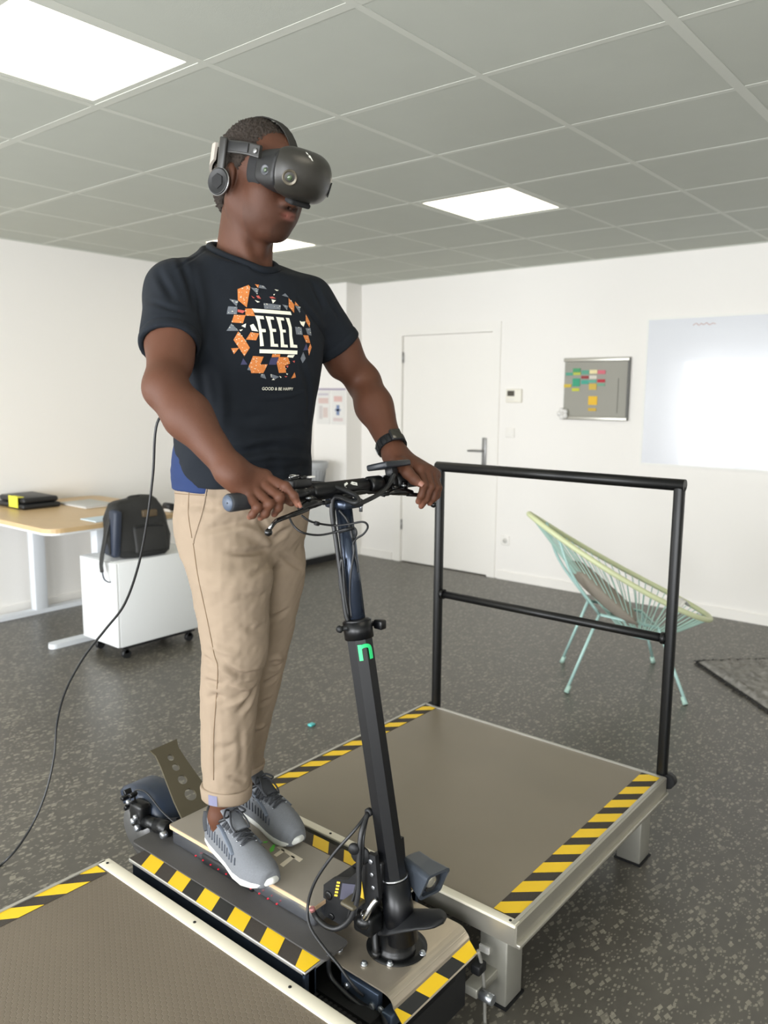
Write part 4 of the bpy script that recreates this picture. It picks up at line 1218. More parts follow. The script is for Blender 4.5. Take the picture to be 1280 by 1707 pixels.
cx_ = SX-.075
shk = MB().tube([(cx_, 1.80, .300), (cx_, 1.86, .292)], .021, 16).tube([(cx_, 1.86, .292), (cx_, 1.925, .283)], .017, 16).build('brake_cylinder', m_blk, sc_)
MB().lathe([(.010, 0), (.010, .016), (.006, .018)], (cx_-.016, 1.795, .298), (-1, 0, 0), 12).build('cylinder_bolt', m_bolt, shk)
cal = MB().rbox((cx_-.02, 1.915, .255), (cx_+.022, 1.975, .335), .012, None, 3).build('brake_caliper', m_blk, sc_)
for (y, z, r) in ((1.925, .268, .010), (1.945, .283, .009), (1.93, .30, .008), (1.965, .335, .007)):
    MB().lathe([(r, 0), (r, .012), (r*.6, .014)], (cx_-.018, y, z), (-1, 0, .15), 12).build('caliper_bolt', m_bolt, cal)
MB().lathe([(.07, -.002), (.07, .002)], (SX-.052, 2.0, .22), (1, 0, 0), 32).build('brake_disc', m_grey, sc_)
MB().tube(smooth_path([(cx_, 1.97, .33), (cx_-.004, 1.96, .365), (cx_, 1.91, .375), (cx_, 1.84, .345), (cx_+.01, 1.785, .318)], 5), .0026, 6).build('cable', m_cab, sc_)
for k in range(6):
    a = 2*math.pi*k/6
    MB().rbox((-.012, -.008, -.006), (.012, .008, .006), .003, T3((cx_-.005, 1.985+.03*math.cos(a), .325+.028*math.sin(a)), rx=a)).build('caliper_fin', m_blk, cal)
# ---------------------------------------------------------------- implicit surfaces for the figure
A_ = lambda *p: np.array(p, dtype=np.float32)
def smin(a, b, k):
    h = np.maximum(k - np.abs(a-b), 0)/k
    return np.minimum(a, b) - h*h*k*.25
def smax(a, b, k): return -smin(-a, -b, k)

def cone(a, b, r1, r2):
    a, b = np.array(a, np.float32), np.array(b, np.float32); ab = b-a; L2 = float(ab@ab)
    def f(P):
        t = np.clip(((P-a)@ab)/L2, 0, 1)
        return np.linalg.norm(P - a - t[:, None]*ab, axis=1) - (r1 + (r2-r1)*t)
    return f
def ell(c, r, R=None):
    c, r = np.array(c, np.float32), np.array(r, np.float32)
    R = None if R is None else np.array(R, np.float32)
    def f(P):
        q = P - c
        if R is not None: q = q@R
        k0 = np.linalg.norm(q/r, axis=1); k1 = np.linalg.norm(q/(r*r), axis=1)
        return k0*(k0-1)/np.maximum(k1, 1e-6)
    return f
def rbx(c, h, r, R=None):
    c, h = np.array(c, np.float32), np.array(h, np.float32)
    R = None if R is None else np.array(R, np.float32)
    def f(P):
        q = P - c
        if R is not None: q = q@R
        q = np.abs(q) - (h - r)
        return np.linalg.norm(np.maximum(q, 0), axis=1) + np.minimum(q.max(axis=1), 0) - r
    return f
def loft(keys, p=2.0, cap=0.004):
    """stack of (super)ellipses: keys (z, cx, cy, a, b), smoothly interpolated in z"""
    K = np.array(keys, float); K = K[np.argsort(K[:, 0])]
    zz = np.linspace(K[0, 0], K[-1, 0], 240)
    tab = []
    for c in range(1, 5):
        m = np.gradient(K[:, c], K[:, 0])
        i = np.clip(np.searchsorted(K[:, 0], zz) - 1, 0, len(K)-2)
        h = K[i+1, 0]-K[i, 0]; t = (zz-K[i, 0])/h
        tab.append((2*t**3-3*t**2+1)*K[i, c] + (t**3-2*t**2+t)*h*m[i] + (-2*t**3+3*t**2)*K[i+1, c] + (t**3-t**2)*h*m[i+1])
    z0, z1 = K[0, 0], K[-1, 0]
    def f(P):
        z = P[:, 2]
        cx, cy, a, b = [np.interp(z, zz, tb).astype(np.float32) for tb in tab]
        n = (np.abs((P[:, 0]-cx)/a)**p + np.abs((P[:, 1]-cy)/b)**p)**(1/p)
        d = (n-1)*np.minimum(a, b)
        return smax(smax(d, z0-z, cap), z-z1, cap)
    return f
def half(pt, n, off=0):
    pt, n = np.array(pt, np.float32), np.array(n, np.float32); n = n/np.linalg.norm(n)
    return lambda P: (P-pt)@n - off      # negative behind the plane
def inter(*fs):
    def f(P):
        d = fs[0](P)
        for g in fs[1:]: d = np.maximum(d, g(P))
        return d
    return f
def grow(g, r): return lambda P: g(P) - r
def xf(g, Mt):
    """place a local sdf by matrix Mt (rigid)"""
    R = np.array(Mt.to_3x3(), np.float32); t = np.array(Mt.translation, np.float32)
    return lambda P: g((P-t)@R)

def mesh_sdf(prims, lo, hi, h, block=8):
    """prims: list of (op, sdf, k) with op 'u' union, 's' subtract, 'i' intersect; surface nets on a sparse grid"""
    lo = np.array(lo, np.float32); hi = np.array(hi, np.float32)
    B = block*h
    nb = np.ceil((hi-lo)/B).astype(int)
    gi = np.stack(np.meshgrid(*[np.arange(n) for n in nb], indexing='ij'), -1).reshape(-1, 3)
    cen = (lo + (gi+.5)*B).astype(np.float32)
    hd = B*.87
    D = np.full(len(cen), 10., np.float32); dp = []
    for op, g, k in prims:
        d = g(cen).astype(np.float32); dp.append(d)
        if op == 'u': D = smin(D, d, k)
        elif op == 's': D = smax(D, -d, k)
        else: D = smax(D, d, k)
    keep = np.abs(D) < hd*1.7
    gi = gi[keep]; dp = [d[keep] for d in dp]
    n = block+1
    lc = np.stack(np.meshgrid(*[np.arange(n)]*3, indexing='ij'), -1).reshape(-1, 3)
    nbk = len(gi)
    V = np.full((nbk, n**3), 10., np.float32)
    step = 600
    for s in range(0, nbk, step):
        e = min(nbk, s+step)
        P = (lo + (gi[s:e, None, :]*block + lc[None])*h).astype(np.float32)
        v = V[s:e]
        for (op, g, k), d in zip(prims, dp):
            dd = d[s:e]
            m = (np.abs(dd) < hd*1.8 + k + B) if op == 's' else (dd < hd*1.8 + k + B) if op == 'u' else np.ones(e-s, bool)
            if not m.any(): continue
            val = g(P[m].reshape(-1, 3)).reshape(-1, n**3).astype(np.float32)
            if op == 'u': v[m] = smin(v[m], val, k)
            elif op == 's': v[m] = smax(v[m], -val, k)
            else: v[m] = smax(v[m], val, k)
    V = V.reshape(nbk, n, n, n)
    S = V < 0
    # cells
    c8 = [(0,0,0),(1,0,0),(0,1,0),(1,1,0),(0,0,1),(1,0,1),(0,1,1),(1,1,1)]
    sl = lambda A, o: A[:, o[0]:o[0]+block, o[1]:o[1]+block, o[2]:o[2]+block]
    cnt = sum(sl(S, o).astype(np.int8) for o in c8)
    act = (cnt > 0) & (cnt < 8)
    bi, i, j, k_ = np.nonzero(act)
    vals = np.stack([sl(V, o)[bi, i, j, k_] for o in c8], 1)
    acc = np.zeros((len(bi), 3)); num = np.zeros(len(bi))
    oc = np.array(c8, float)
    for a in range(8):
        for b in range(a+1, 8):
            if np.abs(oc[a]-oc[b]).sum() != 1: continue
            va, vb = vals[:, a], vals[:, b]
            m = (va < 0) != (vb < 0)
            t = np.where(m, va/np.where(m, va-vb, 1), 0)
            acc += np.where(m[:, None], oc[a] + t[:, None]*(oc[b]-oc[a]), 0); num += m
    cell = np.stack([gi[bi, 0]*block+i, gi[bi, 1]*block+j, gi[bi, 2]*block+k_], 1).astype(np.int64)
    pos = lo + (cell + acc/num[:, None])*h
    dims = nb*block + 2
    key = ((cell[:, 0]+1)*dims[1] + cell[:, 1]+1)*dims[2] + cell[:, 2]+1
    order = np.argsort(key); key = key[order]; cell = cell[order]; pos = pos[order]; vals = vals[order]
    faces = []
    def find(off):
        kk = ((cell[:, 0]+1+off[0])*dims[1] + cell[:, 1]+1+off[1])*dims[2] + cell[:, 2]+1+off[2]
        p = np.searchsorted(key, kk); p = np.minimum(p, len(key)-1)
        return np.where(key[p] == kk, p, -1)
    idx = np.arange(len(key))
    for ax, (cornr, o1, o2) in enumerate(((1, (0,-1,0), (0,0,-1)), (2, (0,0,-1), (-1,0,0)), (4, (-1,0,0), (0,-1,0)))):
        a0 = vals[:, 0] < 0; a1 = vals[:, cornr] < 0
        m = a0 != a1
        p1, p2 = find(o1), find(o2); p3 = find(tuple(np.add(o1, o2)))
        m &= (p1 >= 0) & (p2 >= 0) & (p3 >= 0)
        q = np.stack([idx, p1, p3, p2], 1)[m]
        fl = a0[m]
        q = np.where(fl[:, None], q, q[:, ::-1])
        faces.append(q)
    F = np.concatenate(faces)
    # one light smoothing pass
    return pos, F

def vnormals(P, F):
    a, b, c, d = [P[F[:, k]] for k in range(4)]
    fn = np.cross(c-a, d-b)
    N = np.zeros_like(P)
    for k in range(4): np.add.at(N, F[:, k], fn)
    return N/np.maximum(np.linalg.norm(N, axis=1, keepdims=True), 1e-12)
def relax(P, F, it=1, lam=.5):
    E = np.concatenate([F[:, [0, 1]], F[:, [1, 2]], F[:, [2, 3]], F[:, [3, 0]]])
    for _ in range(it):
        S = np.zeros_like(P); n = np.zeros(len(P))
        np.add.at(S, E[:, 0], P[E[:, 1]]); np.add.at(n, E[:, 0], 1)
        np.add.at(S, E[:, 1], P[E[:, 0]]); np.add.at(n, E[:, 1], 1)
        P = P + lam*(S/np.maximum(n, 1)[:, None] - P)
    return P
def fold(P, N, a, b, w, amp, side=None):
    """raise a soft ridge along the segment a-b (a valley where amp < 0)"""
    a, b = np.array(a, float), np.array(b, float); ab = b-a
    t = np.clip(((P-a)@ab)/(ab@ab), 0, 1)
    d = np.linalg.norm(P - a - t[:, None]*ab, axis=1)
    k = np.exp(-(d/w)**2)*np.sin(np.pi*np.clip(t*.9+.05, 0, 1))**.6
    return P + N*(k*amp)[:, None]
def snoise(P, f, seed=0):
    r = np.random.default_rng(seed); s = 0
    for o in range(6):
        d = r.normal(0, 1, 3); d /= np.linalg.norm(d)
        s = s + np.sin((P@d)*f*(1+.35*o) + r.uniform(0, 6.3) + 1.3*np.sin((P@r.normal(0, 1, 3))*f*.5))
    return s/6
def paint(o, C):
    a = o.data.color_attributes.new('Col', 'FLOAT_COLOR', 'POINT')
    a.data.foreach_set('color', np.concatenate([C, np.ones((len(C), 1))], 1).astype(np.float32).ravel())
def vcol(m, node_in='Base Color'):
    nt = m.node_tree; n = nt.nodes.new('ShaderNodeVertexColor'); n.layer_name = 'Col'
    nt.links.new(n.outputs['Color'], nt.nodes['Principled BSDF'].inputs[node_in])
    return m
def wts(d, r): return np.clip(1-d/r, 0, 1)
# ---------------------------------------------------------------- the man
man = thing('person', 'man in navy printed t-shirt and beige trousers standing on the scooter, hands on the bar', 'person', (1.318, 1.53, .33))
MX = 1.318
sR, eR, wR = A_(1.140, 1.558, 1.752), A_(1.004, 1.417, 1.535), A_(1.030, 1.245, 1.374)
sL, eL, wL = A_(1.495, 1.492, 1.752), A_(1.645, 1.432, 1.560), A_(1.578, 1.262, 1.372)

# head frame
HC = np.array([MX, 1.468, 2.012]); HP = math.radians(14)
HM = Matrix.Translation(HC) @ Matrix.Rotation(math.radians(3), 4, 'Z') @ Matrix.Rotation(HP, 4, 'X')
def hd_(x, y, z): return np.array(HM @ Vector((x, y, z)))

def hand_right():
    d0 = 1.628                                     # depth of the bar near the grip
    J = {}
    J['index'] = [pix(441, 795, d0-.004), pix(476, 811, d0-.036), pix(490, 827, d0-.038), pix(496.5, 841, d0-.036)]
    J['middle'] = [pix(434, 803, d0-.014), pix(466, 829, d0-.046), pix(464, 846, d0-.038), pix(457, 857, d0-.022)]
    J['ring'] = [pix(422, 812, d0-.026), pix(449, 840, d0-.056), pix(442, 856, d0-.046), pix(434, 863, d0-.030)]
    J['pinky'] = [pix(411, 820, d0-.036), pix(429, 846, d0-.062), pix(421, 858, d0-.052), pix(416, 862, d0-.040)]
    R = {'index': (.0105, .0095, .0082, .0070), 'middle': (.0108, .0100, .0086, .0072), 'ring': (.0104, .0096, .0084, .0070), 'pinky': (.0098, .0088, .0074, .0062)}
    return J, R
def hand_left():
    d0 = 1.975
    J = {}
    J['index'] = [pix(700, 784, d0-.018), pix(707, 808, d0-.052), pix(702, 826, d0-.044), pix(697, 836, d0-.032)]
    J['middle'] = [pix(711, 783, d0-.004), pix(718, 811, d0-.038), pix(710, 832, d0-.032), pix(702, 844, d0-.022)]
    J['ring'] = [pix(719, 787, d0+.010), pix(727, 813, d0-.022), pix(722, 830, d0-.018), pix(716, 839, d0-.010)]
    J['pinky'] = [pix(724, 792, d0+.026), pix(731, 813, d0+.0), pix(729, 826, d0+.002), pix(724, 833, d0+.006)]
    R = {'index': (.0108, .0098, .0086, .0074), 'middle': (.0110, .0102, .0088, .0074), 'ring': (.0106, .0098, .0086, .0072), 'pinky': (.0098, .0088, .0076, .0064)}
    T = [pix(668, 775, d0-.022), pix(680, 789, d0-.050), pix(690, 799, d0-.062), pix(700, 806.5, d0-.066)]
    return J, R, T

def body_prims():
    pr = []
    U = lambda g, k: pr.append(('u', g, k))
    Sb = lambda g, k: pr.append(('s', g, k))
    # hidden trunk and legs join everything into one figure
    U(cone((MX, 1.53, 1.70), (MX, 1.56, 1.22), .10, .10), .03)
    U(cone(sR, sL, .05, .05), .04)
    for hip, knee, ank in (((1.235, 1.56, 1.20), (1.232, 1.49, .86), (1.238, 1.567, .43)), ((1.40, 1.58, 1.20), (1.402, 1.60, .86), (1.405, 1.665, .43))):
        U(cone(hip, knee, .065, .045), .04); U(cone(knee, ank, .045, .027), .03)
        U(cone(ank, np.array(ank)+[0, 0, -.06], .027, .024), .02)
        U(ell(np.array(ank)+[-.017, 0, .0], (.012, .015, .016)), .015); U(ell(np.array(ank)+[.017, 0, .0], (.012, .015, .016)), .015)
    # neck
    U(cone(hd_(0, .030, -.055), (MX, 1.548, 1.79), .056, .064), .03)
    U(cone(hd_(0, .018, -.06), (MX, 1.520, 1.80), .043, .050), .02)
    U(cone((MX-.10, 1.555, 1.785), (MX+.10, 1.545, 1.785), .045, .045), .05)
    for sg in (-1, 1):     # sternomastoids
        U(cone(hd_(sg*.055, .018, -.055), (MX+sg*.022, 1.475, 1.80), .013, .012), .02)
    U(ell(hd_(0, -.035, -.145), (.012, .012, .014)), .02)
    # arms
    for s, e, w_, sg in ((sR, eR, wR, -1), (sL, eL, wL, 1)):
        ab = (e-s); fb = (w_-e)
        out = np.array([sg, 0, 0])
        U(cone(s, s+ab*.45, .054, .050), .03)
        U(cone(s+ab*.45, e, .050, .040), .03)
        U(ell(s+ab*.66+np.array([-sg*.006, -.016, .0]), (.034, .032, .060), None), .03)      # biceps
        U(ell(s+ab*.58+np.array([sg*.002, .014, .0]), (.034, .032, .07), None), .03)         # triceps
        U(cone(e, e+fb*.35, .041, .045), .03)
        U(cone(e+fb*.35, w_, .0445, .0285), .03)
        U(cone(e+fb*.08+np.array([sg*.008, .006, .012]), e+fb*.55+np.array([sg*.004, 0, .012]), .026, .022), .03)  # brachioradialis
        U(ell(e+np.array([sg*.002, .020, -.008]), (.02, .02, .022)), .02)
    # right hand
    J, R = hand_right()
    mc = [J[n][0] for n in ('index', 'middle', 'ring', 'pinky')]
    wr = wR.astype(float)
    for i, n_ in enumerate(('index', 'middle', 'ring', 'pinky')):
        U(cone(wr + (np.array([.007, 0, .003])*(1.5-i)), mc[i], .0195, .0135), .014)
    U(cone(mc[0], mc[3], .0135, .0135), .012)
    U(cone(wr, wR + (wR-eR)/np.linalg.norm(wR-eR)*.01, .029, .028), .02)
    U(cone(wr+np.array([-.004, -.014, -.012]), mc[3]+np.array([0, .01, -.008]), .019, .014), .016)   # heel of the hand
    U(cone(wr+np.array([.012, -.01, -.010]), np.array(pix(438, 822, 1.640)), .018, .014), .016)
    # thumb passes behind and under the grip
    tb = [wr+np.array([.022, -.012, -.012]), pix(448, 812, 1.652), pix(468, 826, 1.652), pix(486, 838, 1.640)]
    for a, b, r1, r2 in zip(tb[:-1], tb[1:], (.016, .0125, .0105), (.0125, .0105, .0085)): U(cone(a, b, r1, r2), .010)
    for n_ in J:
        for q in range(3): U(cone(J[n_][q], J[n_][q+1], R[n_][q], R[n_][q+1]), .005)
        for q in (1, 2): U(ell(J[n_][q], np.array([1, 1, 1])*R[n_][q]*1.06), .004)
    # left hand
    J, R, T = hand_left()
    mc = [J[n][0] for n in ('index', 'middle', 'ring', 'pinky')]
    wl_ = wL.astype(float)
    for i, n_ in enumerate(('index', 'middle', 'ring', 'pinky')):
        U(cone(wl_ + (np.array([-.010, 0, .004])*(1.5-i)), mc[i], .021, .0145), .016)
    U(cone(mc[0], mc[3], .0140, .0135), .012)
    U(cone(wl_, wL + (wL-eL)/np.linalg.norm(wL-eL)*.01, .029, .028), .02)
    U(cone(wl_+np.array([-.01, -.012, -.006]), T[0], .022, .018), .016)
    for a, b, r1, r2 in zip(T[:-1], T[1:], (.017, .0135, .0115), (.0135, .0118, .0088)): U(cone(a, b, r1, r2), .010)
    U(cone(wl_+np.array([0, -.01, -.02]), mc[1]+np.array([0, .01, -.02]), .020, .014), .016)
    for n_ in J:
        for q in range(3): U(cone(J[n_][q], J[n_][q+1], R[n_][q], R[n_][q+1]), .005)
    # head
    def H(g, k): pr.append(('u', xf(g, HM), k))
    H(ell((0, .014, .035), (.074, .096, .090)), .02)
    H(ell((0, -.030, -.035), (.062, .070, .088)), .03)
    H(ell((0, -.050, .045), (.060, .050, .055)), .03)
    for sg in (-1, 1):
        H(cone((sg*.049, .004, -.050), (sg*.022, -.064, -.096), .026, .020), .03)
        H(ell((sg*.047, -.060, -.022), (.026, .028, .024)), .025)
        H(cone((sg*.042, -.080, .026), (sg*.012, -.094, .028), .010, .011), .015)      # brow
        H(ell((sg*.030, -.084, .004), (.015, .012, .010)), .008)                         # closed lids
        H(ell((sg*.0155, -.106, -.036), (.0105, .013, .0095)), .006)                     # nose wings
        H(ell((sg*.036, -.066, -.052), (.026, .028, .036)), .03)
        # ear
        E_ = Matrix.Translation((sg*.076, .016, -.008)) @ Matrix.Rotation(sg*.35, 4, 'Z')
        H(xf(ell((0, 0, 0), (.008, .020, .033)), E_), .006)
        H(xf(ell((0, .004, .006), (.011, .019, .026)), E_), .006)
        pr.append(('s', xf(xf(ell((sg*.011, -.001, .003), (.007, .010, .016)), E_), HM), .004))
        H(xf(ell((0, -.006, -.030), (.007, .009, .010)), E_), .006)
    H(ell((0, -.078, -.100), (.026, .021, .019)), .025)                                   # chin
    H(cone((0, -.092, .018), (0, -.112, -.028), .009, .0125), .012)                      # nose ridge
    H(ell((0, -.116, -.033), (.0135, .012, .0105)), .008)                                # nose tip
    H(ell((0, -.088, -.062), (.034, .020, .026)), .025)                                  # muzzle
    H(ell((0, -.1030, -.0570), (.0270, .0090, .0062)), .006)                             # upper lip
    H(ell((0, -.1020, -.0700), (.0245, .0098, .0076)), .006)                             # lower lip
    pr.append(('s', xf(cone((-.024, -.1085, -.0632), (.024, -.1085, -.0632), .0016, .0016), HM), .003))
    for sg in (-1, 1): pr.append(('s', xf(ell((sg*.0085, -.113, -.0435), (.0045, .006, .004)), HM), .002))
    return pr
P, F = mesh_sdf(body_prims(), (.94, 1.10, .34), (1.72, 1.72, 2.16), .0032)
P = relax(P, F, 1, .35)
# colours of the skin: palms, nails and lips lighter, stubble darker
skin = np.array(lin((84, 52, 37))); C = np.tile(skin, (len(P), 1))
n_ = snoise(P, 55, 3)[:, None]; C *= 1 + .07*n_
def blend(C, w_, col): w_ = w_[:, None]; return C*(1-w_) + np.array(lin(col))*w_
Q = (P - HC)@np.array(HM.to_3x3())
infr = (Q[:, 1] < -.03) & (np.abs(Q[:, 0]) < .07) & (Q[:, 2] > -.2) & (Q[:, 2] < .16)
lip = np.exp(-(((Q[:, 0])/.021)**2 + ((Q[:, 2]+.0635)/.0105)**2)**2)*(Q[:, 1] < -.093)
C = blend(C, np.clip(lip, 0, 1)*.85, (168, 106, 94))
moust = np.exp(-((Q[:, 0]/.034)**2 + ((Q[:, 2]+.0475)/.006)**2)**2)*(Q[:, 1] < -.085)*infr
beard = np.exp(-((Q[:, 0]/.030)**2 + ((Q[:, 2]+.100)/.028)**2)**3)*(Q[:, 1] < -.045) + .45*np.exp(-(((Q[:, 2]+.10)/.045)**2)**2)*infr
C = blend(C, np.clip(moust*.95, 0, 1), (30, 21, 17)); C = blend(C, np.clip(beard, 0, 1)*.6, (34, 24, 19))
head_dark = np.clip((P[:, 2]-1.86)/.05, 0, 1)*(np.abs(P[:, 0]-MX) < .13)*.30
C = blend(C, head_dark, (60, 37, 27))
JR, _ = hand_right(); JL, _, TL = hand_left()
for tip, dirv in [(J_[3], J_[3]-J_[2]) for J_ in list(JR.values()) + list(JL.values())] + [(TL[3], TL[3]-TL[2])]:
    d = np.linalg.norm(P - tip, axis=1); C = blend(C, wts(d, .016)*.55, (158, 106, 86))
body = obj('body', P, F, vcol(M('skin', (105, 66, 48), .58, spec=.28, bump=(520, .22))), man)
paint(body, np.clip(C, 0, 1))
# finger nails that face the camera
m_nail = M('nail', (142, 96, 80), .5)
def nail(tip, prev, up, r):
    x = Vector(tip-prev).normalized(); Mx = frame(Vector(tip), x, Vector(up).cross(x))
    MB().lathe([(.0001, .0022), (r*.6, .0016), (r*.9, .0004), (r, -.002)], (0, 0, 0), (0, 0, 1), 14)
    mb = MB(); V = []; Fs = []
    N = 6
    for i in range(N+1):
        for j in range(N+1):
            u = -1 + 2*i/N; v = -1 + 2*j/N
            k = math.sqrt(max(0, 1 - .28*u*u))
            V.append(Mx @ Vector((u*r*.95 + .001, v*r*.78*k, r*1.02 - v*v*r*.42 - (u*u)*.0006)))
    Fs = [(i*(N+1)+j, (i+1)*(N+1)+j, (i+1)*(N+1)+j+1, i*(N+1)+j+1) for i in range(N) for j in range(N)]
    obj('fingernail', V, Fs, m_nail, man)
tocam = -CF
nail(JR['index'][3], JR['index'][2], tocam*.5+np.array([0, 0, .5])+CR*.6, .0072)
nail(TL[3], TL[2], tocam*.9+np.array([0, 0, .45]), .0092)

# hair: close cropped curls
hp_ = [('u', xf(ell((0, .018, .040), (.0795, .1005, .0945)), HM), .01),
       ('u', xf(ell((0, .045, -.005), (.0765, .078, .075)), HM), .02),
       ('u', xf(ell((0, .058, -.045), (.058, .05, .05)), HM), .02),
       ('s', xf(lambda P: (P@A_(0, .80, .60)) - .006, HM), .01) if False else ('i', xf(lambda P: np.maximum(-(P[:, 1]*.86 + P[:, 2]*.62) + .006 - .0*P[:, 0], -.085-P[:, 2]), HM), .008)]
Ph, Fh = mesh_sdf(hp_, HC-.16, HC+.16, .0028)
Nh = vnormals(Ph, Fh)
Ph = Ph + Nh*(.0032*snoise(Ph, 420, 5) + .0026*snoise(Ph, 780, 9) + .0015*RNG.normal(0, 1, len(Ph)))[:, None]
hair = obj('hair', Ph, Fh, M('hair_dark_brown', (44, 34, 25), .75, bump=(900, 1.0), var=(140, .5)), man)

# ---- t-shirt
TORSO = [(1.285, MX+.002, 1.556, .176, .142), (1.32, MX, 1.553, .178, .142), (1.40, MX, 1.545, .172, .136), (1.50, MX, 1.532, .178, .134), (1.60, MX, 1.520, .192, .137),
         (1.68, MX, 1.520, .198, .130), (1.74, MX, 1.525, .190, .116), (1.80, MX, 1.530, .150, .100), (1.845, MX, 1.532, .106, .090), (1.89, MX, 1.535, .090, .080)]
aR, aL = (eR-sR), (eL-sL)
hR, hL = sR + aR*.60, sL + aL*.56          # sleeve hems
TW = math.radians(-12)                     # the trunk is turned a little toward the camera
TM = Matrix.Translation((MX, 1.53, 0)) @ Matrix.Rotation(TW, 4, 'Z') @ Matrix.Translation((-MX, -1.53, 0))
sl = [('u', xf(loft(TORSO, 2.35), TM), .01)]
sl += [('u', cone((MX-.07, 1.545, 1.800), sR+A_(.004, 0, -.002), .050, .064), .05), ('u', cone((MX+.07, 1.535, 1.800), sL+A_(-.004, 0, -.002), .050, .064), .05)]
for s_, h_, a_ in ((sR, hR, aR), (sL, hL, aL)):
    u_ = a_/np.linalg.norm(a_)
    sl.append(('u', inter(cone(s_, h_+u_*.04, .068, .0645), half(h_, u_)), .030))
# flatten the hem, hollow the sleeves, neck and waist
for s_, h_, a_ in ((sR, hR, aR), (sL, hL, aL)):
    u_ = a_/np.linalg.norm(a_)
    sl.append(('s', cone(h_-u_*.035, h_+u_*.05, .052, .0595), .003))
NK = np.array([MX-.006, 1.522])
sl.append(('s', lambda P: (1.844 + .40*(P[:, 1]-1.522)) - P[:, 2], .006))
sl.append(('s', inter(lambda P: (np.sqrt(((P[:, 0]-NK[0])/.072)**2 + ((P[:, 1]-NK[1])/.080)**2)-1)*.072, lambda P: 1.70-P[:, 2]), .006))
sl.append(('s', xf(loft([(1.20, MX, 1.556, .169, .135), (1.36, MX, 1.553, .168, .132)], 2.3), TM), .004))
sl.append(('s', lambda P: P[:, 2] - (1.302 + .85*np.maximum(0, P[:, 1]-1.515) - .10*np.maximum(0, P[:, 1]-1.60)), .004))
Ps, Fs_ = mesh_sdf(sl, (.93, 1.30, 1.26), (1.72, 1.74, 1.90), .004)
Ps = relax(Ps, Fs_, 2, .4)
Ns = vnormals(Ps, Fs_)
shirt0 = (Ps.copy(), Fs_)
def folds(P, F, L):
    for a, b, w_, amp in L:
        N = vnormals(P, F)
        P = fold(P, N, a, b, w_, amp)
    return P
# drape: armpit pulls, gathers across the lap, soft waves
def px_folds(P, F, L, gain=1.0):
    """each fold: pixels of the photograph it runs through, width, height; found on the cloth by sight line"""
    for poly, w_, amp in L:
        B = BVHTree.FromPolygons([tuple(p) for p in P], [tuple(f) for f in F.tolist()])
        pts = []
        for q in smooth_path([(x_, y_, 0) for x_, y_ in poly], 5):
            d = CF + CR*(q[0]-640)/FPX - CU*(q[1]-853.5)/FPX
            loc, nr, i_, d_ = B.ray_cast(Vector((0, 0, CAM_H)), Vector(d).normalized())
            if loc is not None: pts.append(np.array(loc))
        if len(pts) < 3: continue
        pts = np.array(pts)
        near = np.all((P > pts.min(0)-3*w_) & (P < pts.max(0)+3*w_), axis=1)
        Q_ = P[near]; best = np.full(len(Q_), 9.); tt = np.zeros(len(Q_))
        for i in range(len(pts)-1):
            a_, ab = pts[i], pts[i+1]-pts[i]
            if np.linalg.norm(ab) > .06: continue
            t = np.clip(((Q_-a_)@ab)/max(ab@ab, 1e-9), 0, 1)
            d = np.linalg.norm(Q_ - a_ - t[:, None]*ab, axis=1)
            m_ = d < best; best = np.where(m_, d, best); tt = np.where(m_, (i+t)/(len(pts)-1), tt)
        N = vnormals(P, F)[near]
        k = (np.exp(-(best/w_)**2) - .35*np.exp(-((best-1.6*w_)/w_)**2))*np.sin(np.pi*np.clip(tt*.94+.03, 0, 1))**.7
        P = P.copy(); P[near] = Q_ + N*(k*amp*gain)[:, None]
    return P
Ps = px_folds(Ps, Fs_, [([(300,430),(315,470),(326,520)], .009, -.007), ([(318,440),(332,500),(335,540)], .009, -.005), ([(330,560),(338,640),(350,720)], .012, -.005),
    ([(345,735),(400,752),(460,745),(515,752)], .009, -.007), ([(345,752),(400,768),(460,760),(516,768)], .009, .006), ([(370,778),(440,782),(515,780)], .007, -.006), ([(400,712),(450,722),(510,712)], .011, -.004),
    ([(428,664),(470,662),(505,655)], .005, .0025), ([(500,500),(530,540),(545,565)], .009, -.006), ([(520,470),(532,495),(540,515)], .009, -.005), ([(392,432),(440,454),(478,448)], .007, -.003),
    ([(365,402),(330,425),(290,450)], .004, -.0018), ([(245,500),(290,515),(322,520)], .007, -.003), ([(262,450),(275,475),(290,500)], .009, -.005), ([(550,500),(558,515),(566,530)], .007, -.004),
    ([(345,560),(370,640),(372,720)], .012, .004), ([(500,600),(515,650),(512,720)], .010, -.004), ([(350,690),(400,700),(450,690)], .012, -.003), ([(420,735),(470,728),(512,735)], .007, .004)], 1.1)
low = np.clip((1.46-Ps[:, 2])/.14, 0, 1)
Ns = vnormals(Ps, Fs_)
Ps = Ps + Ns*(low*.0042*snoise(Ps*np.array([1, 1, .55]), 62, 11) + .0016*snoise(Ps, 40, 12))[:, None]
# raised hem bands on sleeves
for h_, a_ in ((hR, aR), (hL, aL)):
    u_ = a_/np.linalg.norm(a_)
    t_ = (Ps-h_)@u_; rad = np.linalg.norm(Ps - h_ - t_[:, None]*u_, axis=1)
    m_ = (rad < .085) & (rad > .055)
    Ps = Ps + vnormals(Ps, Fs_)*(m_*(.0014*np.exp(-((t_+.011)/.010)**4) - .0016*np.exp(-((t_+.025)/.0025)**2)))[:, None]
m_shirt = M('navy_jersey', (20, 25, 32), .85, spec=.25, bump=(900, .25, 'weave'))
shirt = obj('t_shirt', Ps, Fs_, m_shirt, man)
